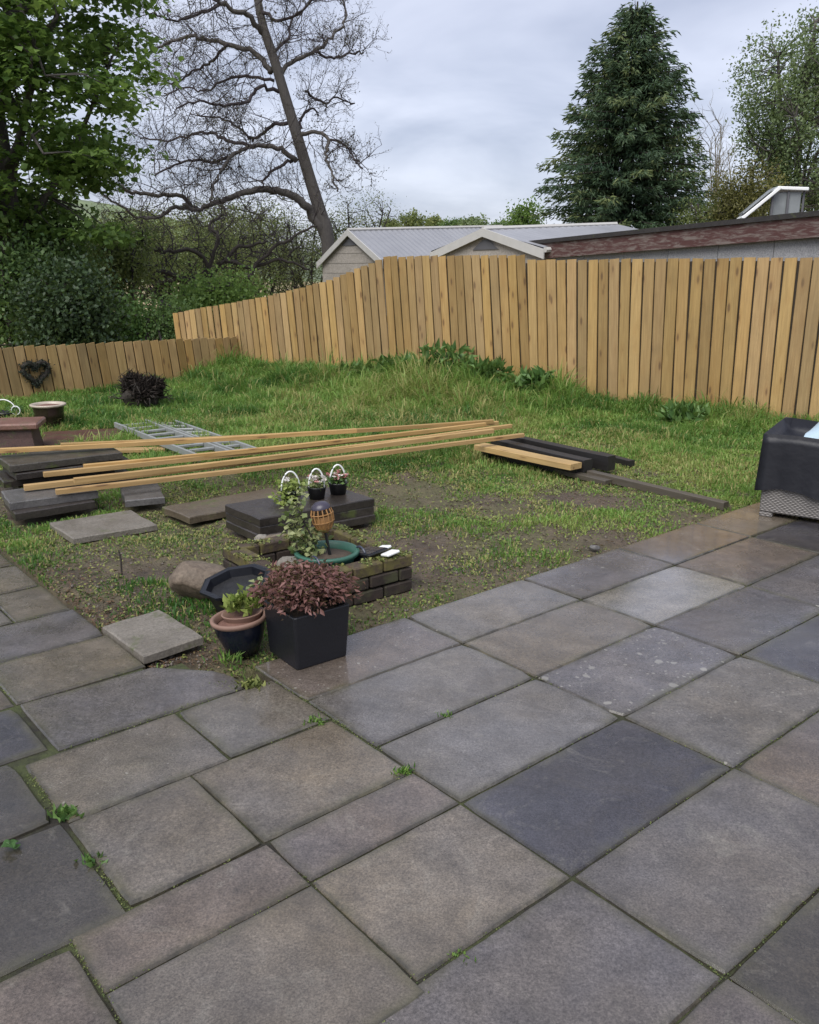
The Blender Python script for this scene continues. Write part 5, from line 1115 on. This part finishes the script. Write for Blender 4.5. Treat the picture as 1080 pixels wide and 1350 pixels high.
# --- the leaning, nearly leafless tree
TD = 29.0
bt = empty('bare_tree', tuple(P(438, 420, TD)), 'tall leaning nearly leafless tree with curling branches', 'tree')
tr_ = MB(); tw = MB(); buds = []
trunk = [P(441, 440, TD), P(432, 315, TD), P(424, 285, TD), P(410, 240, TD), P(395, 190, TD), P(377, 130, TD), P(362, 80, TD), P(346, 30, TD), P(336, -25, TD), P(328, -90, TD), P(320, -150, TD)]
tpx = catmull(trunk, 5); nT = len(tpx); tr_.tube(tpx, [.185 * (1 - i / nT) ** .7 + .045 for i in range(nT)], 12)
limbs = [([(925, 670), (880, 600), (830, 555), (760, 538), (690, 548), (620, 575), (560, 597), (520, 580)], .23, -1.2),
         ([(560, 592), (500, 590), (450, 622), (390, 618), (350, 592), (300, 560)], .10, -2.0), ([(545, 588), (520, 562), (430, 553), (370, 545), (320, 520), (270, 492), (235, 488)], .10, -2.4),
         ([(845, 460), (800, 425), (730, 415), (680, 430), (640, 470), (612, 520), (600, 570)], .12, -1.5), ([(730, 415), (660, 405), (600, 375), (540, 385), (480, 400), (400, 395)], .08, 1.5), ([(690, 425), (620, 462), (560, 455), (500, 470), (440, 500)], .07, -2),
         ([(835, 455), (790, 480), (755, 510), (742, 540)], .07, -1.0), ([(770, 205), (725, 150), (650, 128), (570, 105), (490, 118), (430, 150)], .13, 1.2), ([(650, 128), (610, 170), (560, 200), (510, 230), (470, 240)], .06, 2.2),
         ([(750, 95), (700, 45), (640, 15), (590, -10), (520, -20)], .13, -1.5), ([(640, 15), (560, 40), (500, 60), (440, 40)], .06, -2.5), ([(792, 218), (840, 170), (900, 148), (945, 105), (988, 50), (968, -10)], .10, 1.6), ([(900, 148), (950, 165), (1000, 150), (1035, 150)], .05, 2),
         ([(853, 385), (900, 375), (935, 400), (928, 445), (948, 495), (962, 545)], .09, -1.3), ([(850, 375), (858, 335), (885, 308), (908, 330)], .07, 1), ([(935, 400), (980, 410), (1010, 450), (1030, 480)], .045, -2), ([(820, 350), (770, 362), (725, 395), (700, 380), (640, 340), (560, 330)], .08, 2),
         ([(800, 260), (740, 250), (700, 290), (640, 300), (570, 290), (500, 310)], .08, -2), ([(870, 260), (920, 290), (960, 280), (1010, 300)], .05, 1.5), ([(735, 40), (760, -40), (800, -90)], .10, 1), ([(745, 30), (800, 60), (860, 30), (900, -20)], .07, -1.5), ([(780, 150), (820, 110), (830, 60), (870, 20)], .06, 1.5), ([(780, 230), (700, 215), (640, 230), (590, 260), (540, 250), (470, 270)], .06, 1)]
for pl, r0, dep in limbs:
    pts = [P(*zp(x, y), TD + dep * (i / (len(pl) - 1)) * 1.2) for i, (x, y) in enumerate(pl)]; c = catmull(pts, 5); n = len(c)
    c = [c[0]] + [p + rng.normal(0, .028, 3) for p in c[1:]]
    (tr_ if r0 > .08 else tw).tube(c, [r0 * .62 * (1 - .78 * i / n) + .012 for i in range(n)], 7)
    acc_ = 0
    for i in range(2, n):
        acc_ += np.linalg.norm(c[i] - c[i - 1])
        while acc_ > .26:
            acc_ -= .26; d = (c[i] - c[i - 1]); d = d / np.linalg.norm(d) * .55 + rng.normal(0, .75, 3) + [0, 0, .15]
            grow(tw, c[i], d, rng.uniform(.8, 1.8) * (1.0 if 540 + F * c[i][0] / c[i][1] < 425 else .55), .019, 0, 2, 5, .30, .05, buds)
tr_.build('trunk', M['bark'], bt, True); tw.build('branches', M['twig'], bt, True)
bc = np.array(buds); bc = bc[rng.uniform(0, 1, len(bc)) < .55] + rng.normal(0, .03, (int((0)) or 1, 3))
leaf_obj('crown', [flat_leaves(bc, .05, .6, .8)], leafmat('opening_bud', (0.05, 0.035, 0.03), (0.10, 0.085, 0.05), None, .2), bt)

def leafy_tree(name, base, crown_c, crown_r, nclu, nleaf, lsize, mat, label, cat='tree', group=None, trunk_r=.2, nl=14, clus=(.45, .45, .17), shell=.35, bark='bark', droop=.3, stems=1, width=.8, flat=True, low=-1.0, varf=None):
    e = empty(name, tuple(base), label, cat, group); tm = MB(); base = np.array(base, float); cc = np.array(crown_c, float); cr = np.array(crown_r, float); samples = []
    for s in range(stems):
        b = base + (rng.normal(0, .12 * stems, 3) * [1, 1, 0] if stems > 1 else 0); topp = cc + cr * np.array([rng.uniform(-.25, .25), rng.uniform(-.25, .25), .85]) if stems == 1 else cc + cr * np.array([rng.uniform(-.7, .7), rng.uniform(-.6, .6), rng.uniform(.4, .85)])
        mid1 = b * .65 + np.array([cc[0], cc[1], b[2] + (topp[2] - b[2]) * .35]) * .35 + rng.normal(0, .05, 3); mid1[2] = b[2] + (topp[2] - b[2]) * .35; mid2 = (mid1 + topp) / 2 + rng.normal(0, .12, 3)
        tp_ = catmull([b, mid1, mid2, topp], 8); n = len(tp_); tm.tube(tp_, [trunk_r * (1 - i / n) ** .8 + .015 for i in range(n)], 9); samples += tp_[n // 4:]
        for k in range(nl // stems):
            i = rng.integers(n // 5, n - 2); p = tp_[i]; a = rng.uniform(0, 2 * np.pi); tgt = cc + cr * np.array([math.cos(a) * .75, math.sin(a) * .75, rng.uniform(low * .7, .7)])
            q = catmull([p, p * .55 + tgt * .45 + rng.normal(0, .15, 3) + [0, 0, .15], tgt], 6); m = len(q); tm.tube(q, [trunk_r * .38 * (1 - j / m) + .012 for j in range(m)], 6); samples += q[2:]
    S = np.array(samples); C = []
    while len(C) < nclu:
        p = rng.normal(size=3); p /= np.linalg.norm(p); p *= rng.uniform(shell, 1) ** .6
        if p[2] < low: continue
        C.append(cc + cr * p * (1 + .18 * math.sin(5 * p[0] + 2) * math.cos(4 * p[2] + 1)))
    C = np.array(C)
    for c in C:
        j = np.argmin(((S - c) ** 2).sum(1)); s = S[j]; tm.tube([s, s * .5 + c * .5 + rng.normal(0, .06, 3) + [0, 0, .06], c], [.018, .012, .005], 4, cap=False)
    tm.build('trunk', M[bark], e, True)
    k = nleaf // nclu; lc = np.repeat(C, k, 0) + rng.normal(0, 1, (nclu * k, 3)) * np.array(clus)
    va = np.clip(np.repeat(rng.normal(.45, .22, nclu), k) + rng.normal(0, .16, nclu * k), 0, 1)
    fn = flat_leaves(lc, lsize, width, .45, va, droop) if flat else leaves(lc, rng.normal(0, 1, (len(lc), 3)), lsize, width, .2, va)
    leaf_obj('crown', [fn], mat if not isinstance(mat, str) else M[mat], e); return e
# --- broadleaf tree on the left
lt = P(40, 357, 18.0)
leafy_tree('maple_tree', (lt[0] - .3, 18.0, -.9), (P(5, 110, 18)[0], 18.0, 5.6), (2.75, 2.8, 4.6), 420, 32000, .15, 'syc', 'big broadleaf tree in fresh green leaf at the left edge', trunk_r=.22, nl=26, clus=(.26, .26, .085), low=-.7)
GSH = 'shrubs and small trees beyond the low fence'
def shrub(px, py, d, rx_, rz2, mat, label, nclu=110, nleaf=9000, ls=.07, bark='twig', stems=4, name='shrub', dens=None, clus=(.28, .28, .2), cat='shrub'):
    c = P(px, py, d); return leafy_tree(name, (c[0], d, -1.0), (c[0], d, c[2]), (rx_, rx_ * .8, rz2), nclu, nleaf, ls, mat, label, cat, GSH, .06, 14, clus, .15, bark, .1, stems, .7, False, -.9)
shrub(88, 412, 16.2, .55, .85, 'holly', 'very dark evergreen bush beneath the big broadleaf tree', 150, 13000, .085, 'darkbark', 4)
shrub(5, 395, 16.8, .85, 1.25, 'ivy', 'ivy green bush at the far left picture edge', 120, 7000, .09, 'darkbark')
shrub(55, 335, 18.5, 1.1, .9, 'ivy', 'mid green bush right behind the dark evergreen', 110, 6500, .09, 'darkbark')
shrub(150, 350, 21, .95, 1.15, 'hawth', 'yellow green bush right of the broadleaf tree', 190, 8500, .07, clus=(.2, .2, .13))
shrub(150, 432, 17.5, .5, .4, 'weed', 'low green bush behind the low fence left of the gap', 70, 4500, .07)
shrub(228, 366, 24, 1.25, 1.15, 'hawth', 'thin hawthorn with dark gnarled boughs in the middle', 150, 5500, .06, clus=(.25, .25, .15))
shrub(292, 350, 27, 1.6, 1.35, 'hawth', 'hawthorn behind the gnarled one with olive leaves', 210, 9000, .06, clus=(.25, .25, .15))
shrub(285, 402, 20, .9, .55, 'syc', 'bright green low bush above the left end of the tall fence', 150, 9500, .075)
shrub(345, 345, 32, 1.9, 1.7, 'olive', 'brownish thicket bush left of the leaning tree', 240, 9000, .06, clus=(.3, .3, .2))
shrub(398, 340, 34, 2.0, 1.7, 'olive', 'twiggy bush around the foot of the leaning tree', 240, 8500, .06, clus=(.3, .3, .2))
shrub(250, 322, 36, 2.6, 1.7, 'olive', 'far olive thicket under the long low limb of the leaning tree', 260, 11000, .075, clus=(.35, .35, .22))
shrub(320, 310, 40, 2.6, 1.6, 'olive', 'far rounded thicket top between the two low limbs', 240, 10000, .08, clus=(.35, .35, .22))
shrub(175, 318, 34, 1.9, 1.1, 'hawth', 'far pale bush in the gap beside the broadleaf tree', 170, 8000, .08, clus=(.3, .3, .2))
shrub(468, 315, 35, 2.0, 1.7, 'olive', 'twiggy bush behind the cream garage', 200, 7000, .06, clus=(.3, .3, .2))
shrub(222, 428, 18, .5, .4, 'ivy', 'small green bush against the corner of the tall fence', 60, 4200, .06)
# twigs and gnarled boughs through the thicket
gt = empty('thorn_tree', tuple(P(250, 440, 23)), 'dark gnarled leafless thorn with crooked low boughs', 'tree')
g1, g2 = MB(), MB()
for pl, r0 in [([(600, 900), (560, 830), (520, 795), (470, 775), (400, 757), (350, 742), (305, 740)], .085), ([(520, 795), (470, 805), (430, 825), (405, 850)], .075), ([(560, 830), (590, 770), (560, 720), (480, 715), (420, 710), (370, 670), (340, 610)], .055), ([(580, 800), (640, 740), (690, 700), (760, 690)], .06), ([(590, 770), (620, 690), (600, 640), (640, 610)], .05), ([(640, 740), (720, 760), (800, 740), (880, 770)], .05), ([(700, 800), (760, 720), (820, 680), (900, 640)], .05), ([(420, 900), (440, 820), (400, 700), (420, 640)], .03)]:
    c = catmull([P(*zp(x, y), 23 + .5 * i * (-1) ** len(pl) * .4) for i, (x, y) in enumerate(pl)], 5); n = len(c); c = [c[0]] + [p + rng.normal(0, .025, 3) for p in c[1:]]; g1.tube(c, [r0 * (1 - .7 * i / n) + .01 for i in range(n)], 7)
    for i in range(2, n, 2): grow(g2, c[i], rng.normal(0, .8, 3) + [0, 0, .4], rng.uniform(.6, 1.3), .016, 0, 2, 4, .35, .08)
g1.build('trunk', M['darkbark'], gt, True); g2.build('branches', M['twig'], gt, True)

# --- the dark conifer
CD = 25.0; cxm = P(822, 300, CD)[0]
cf = empty('conifer_tree', (cxm, CD, -1), 'large dark green conifer with drooping sprays behind the garages', 'tree')
cz = [P(822, y_, CD)[2] for y_ in (2, 26, 54, 102, 150, 200, 250, 300, 360, 480)]; chw = [w_ * CD / F for w_ in (3, 22, 38, 56, 80, 95, 103, 106, 104, 90)]
MB().tube([(cxm, CD, -1), (cxm, CD, 4), (cxm, CD, cz[0])], [.28, .18, .02], 10).build('trunk', M['darkbark'], cf)
zs = np.array(cz[::-1]); hs = np.array(chw[::-1]); cb_ = MB(); LC, LD, LV, LS = [], [], [], []
z = -.2
while z < cz[0] - .1:
    Rr = float(np.interp(z, zs, hs)); nbr = 12 if z < 7 else 9; a0 = rng.uniform(0, 6.28)
    for k in range(nbr):
        a = a0 + 2 * np.pi * k / nbr + rng.normal(0, .15)
        L = Rr * rng.uniform(.55, 1.15) + .08; u = np.array([math.cos(a), math.sin(a), 0]); tone = np.clip(rng.normal(.35, .2), .02, .75); gold = rng.uniform() < .10
        ts = np.linspace(0, 1, 7); bp_ = [np.array([cxm, CD, z]) + u * L * t + np.array([0, 0, .42 * L * t * (.45 - 1.35 * t + .55 * t * t) + (.24 * t ** 3)]) for t in ts]
        cb_.tube(bp_, [.03 * (1 - .8 * t) for t in ts], 4, cap=False)
        ns = max(4, int(L / .13))
        for s in range(ns):
            t = .18 + .82 * (s + rng.uniform(0, 1)) / ns; t = min(t, 1.0); p = np.array([np.interp(t, ts, [q[i] for q in bp_]) for i in range(3)]); side = np.array([-u[1], u[0], 0])
            wd_ = .07 + .26 * (1 - t) * min(1, L)
            m = 11; off = rng.uniform(-1, 1, m)[:, None] * wd_ * side + rng.normal(0, .05, (m, 3)); dr_ = u * .7 + side * np.sign(off @ side)[:, None] * .55 + np.array([0, 0, -.35 - .3 * (1 - t)]) + rng.normal(0, .26, (m, 3))
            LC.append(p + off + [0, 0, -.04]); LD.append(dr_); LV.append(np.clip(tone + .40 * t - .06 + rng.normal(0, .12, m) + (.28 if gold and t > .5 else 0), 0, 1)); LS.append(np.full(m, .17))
    z += .21 if z < 6 else .17
cb_.build('branches', M['darkbark'], cf)
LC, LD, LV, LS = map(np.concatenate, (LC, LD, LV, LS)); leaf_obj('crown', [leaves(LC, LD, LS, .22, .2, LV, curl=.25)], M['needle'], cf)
# --- right-hand broadleaf, golden bush and bare stems between
rt = P(1065, 300, 23)
leafy_tree('birch_tree', (rt[0], 23, -1), (P(1082, 165, 23)[0], 23, P(1082, 165, 23)[2]), (2.05, 2.0, 2.7), 850, 40000, .08, 'birch', 'pale small leaved tree at the right picture edge', 'tree', None, .13, 24, (.14, .14, .15), .25, 'bark', .5, 3, .55, False, -.95)
c = P(985, 262, 21); leafy_tree('golden_conifer', (c[0], 21, -1), (c[0], 21, c[2] - .4), (.75, .7, 1.15), 120, 12000, .075, 'golden', 'golden brown evergreen bush left of the roof hatch', 'shrub', None, .07, 10, (.15, .15, .15), .2, 'darkbark', .2, 1, .4, False, -1)
c = P(945, 285, 22); leafy_tree('shrub', (c[0], 22, -1), (c[0], 22, c[2] - .2), (.75, .7, .6), 80, 6500, .07, 'hawth', 'yellow green bush between the conifer and the golden bush', 'shrub', None, .05, 8, (.18, .18, .15), .2, 'twig', .2, 2, .5, False, -1)
for px, d, top, lb in [(932, 27, 165, 'thin bare sapling close to the conifer\'s right side'), (952, 29, 195, 'bare sapling between conifer and birch')]:
    e = empty('bare_sapling', tuple(P(px, 330, d)), lb, 'tree', 'bare saplings right of the conifer'); sm = MB()
    for k in range(4):
        p0, p1 = P(px + k * 6 - 8, 330, d), P(px + rng.normal(0, 14), top + rng.uniform(0, 30), d); q = catmull([p0, (p0 + p1) / 2 + rng.normal(0, .1, 3), p1], 6); sm.tube(q, [.035 * (1 - .8 * i / len(q)) for i in range(len(q))], 5)
        for i in range(4, len(q)): grow(sm, q[i], rng.normal(0, .4, 3) + [0, 0, .9], .7, .014, 0, 1, 4, .2, .08)
    sm.build('trunk', barkmat('pale_twig', (.16, .14, .11), (.26, .24, .19)), e)
# --- far trees on the skyline
c = P(692, 292, 40); leafy_tree('far_tree', (c[0], 40, -1), (c[0], 40, c[2]), (.65, .6, .8), 50, 2500, .11, 'syc', 'small bright green tree over the roof left of the conifer', 'tree', 'trees on the skyline', .06, 8, (.2, .2, .2), .2, 'twig', .1, 1, .8, False, -1)
for px, py, d, rx_, rz2, m_, lb in [(545, 293, 90, 1.3, 1.1, 'hawth', 'far bare looking tree above the left garage ridge'), (573, 296, 95, .9, .8, 'hawth', 'smaller far tree next to it on the skyline'), (600, 299, 90, 1.3, .7, 'ivy', 'far low dark tree between the garage roofs'), (625, 297, 80, 1.3, .8, 'birch', 'far pale green tree over the middle garage'), (515, 298, 95, 1.0, .5, 'hawth', 'lowest far tree right of the leaning trunk'), (660, 300, 100, 1.6, .6, 'ivy', 'far hedge like tree left of the small bright tree')]:
    c = P(px, py, d); leafy_tree('far_tree', (c[0], d, -.5), tuple(c), (rx_, rx_, rz2), 50, 1800, .2, m_, lb, 'tree', 'trees on the skyline', .12, 8, (.25, .25, .2), .1, 'twig', .1, 1, .8, False, -1)
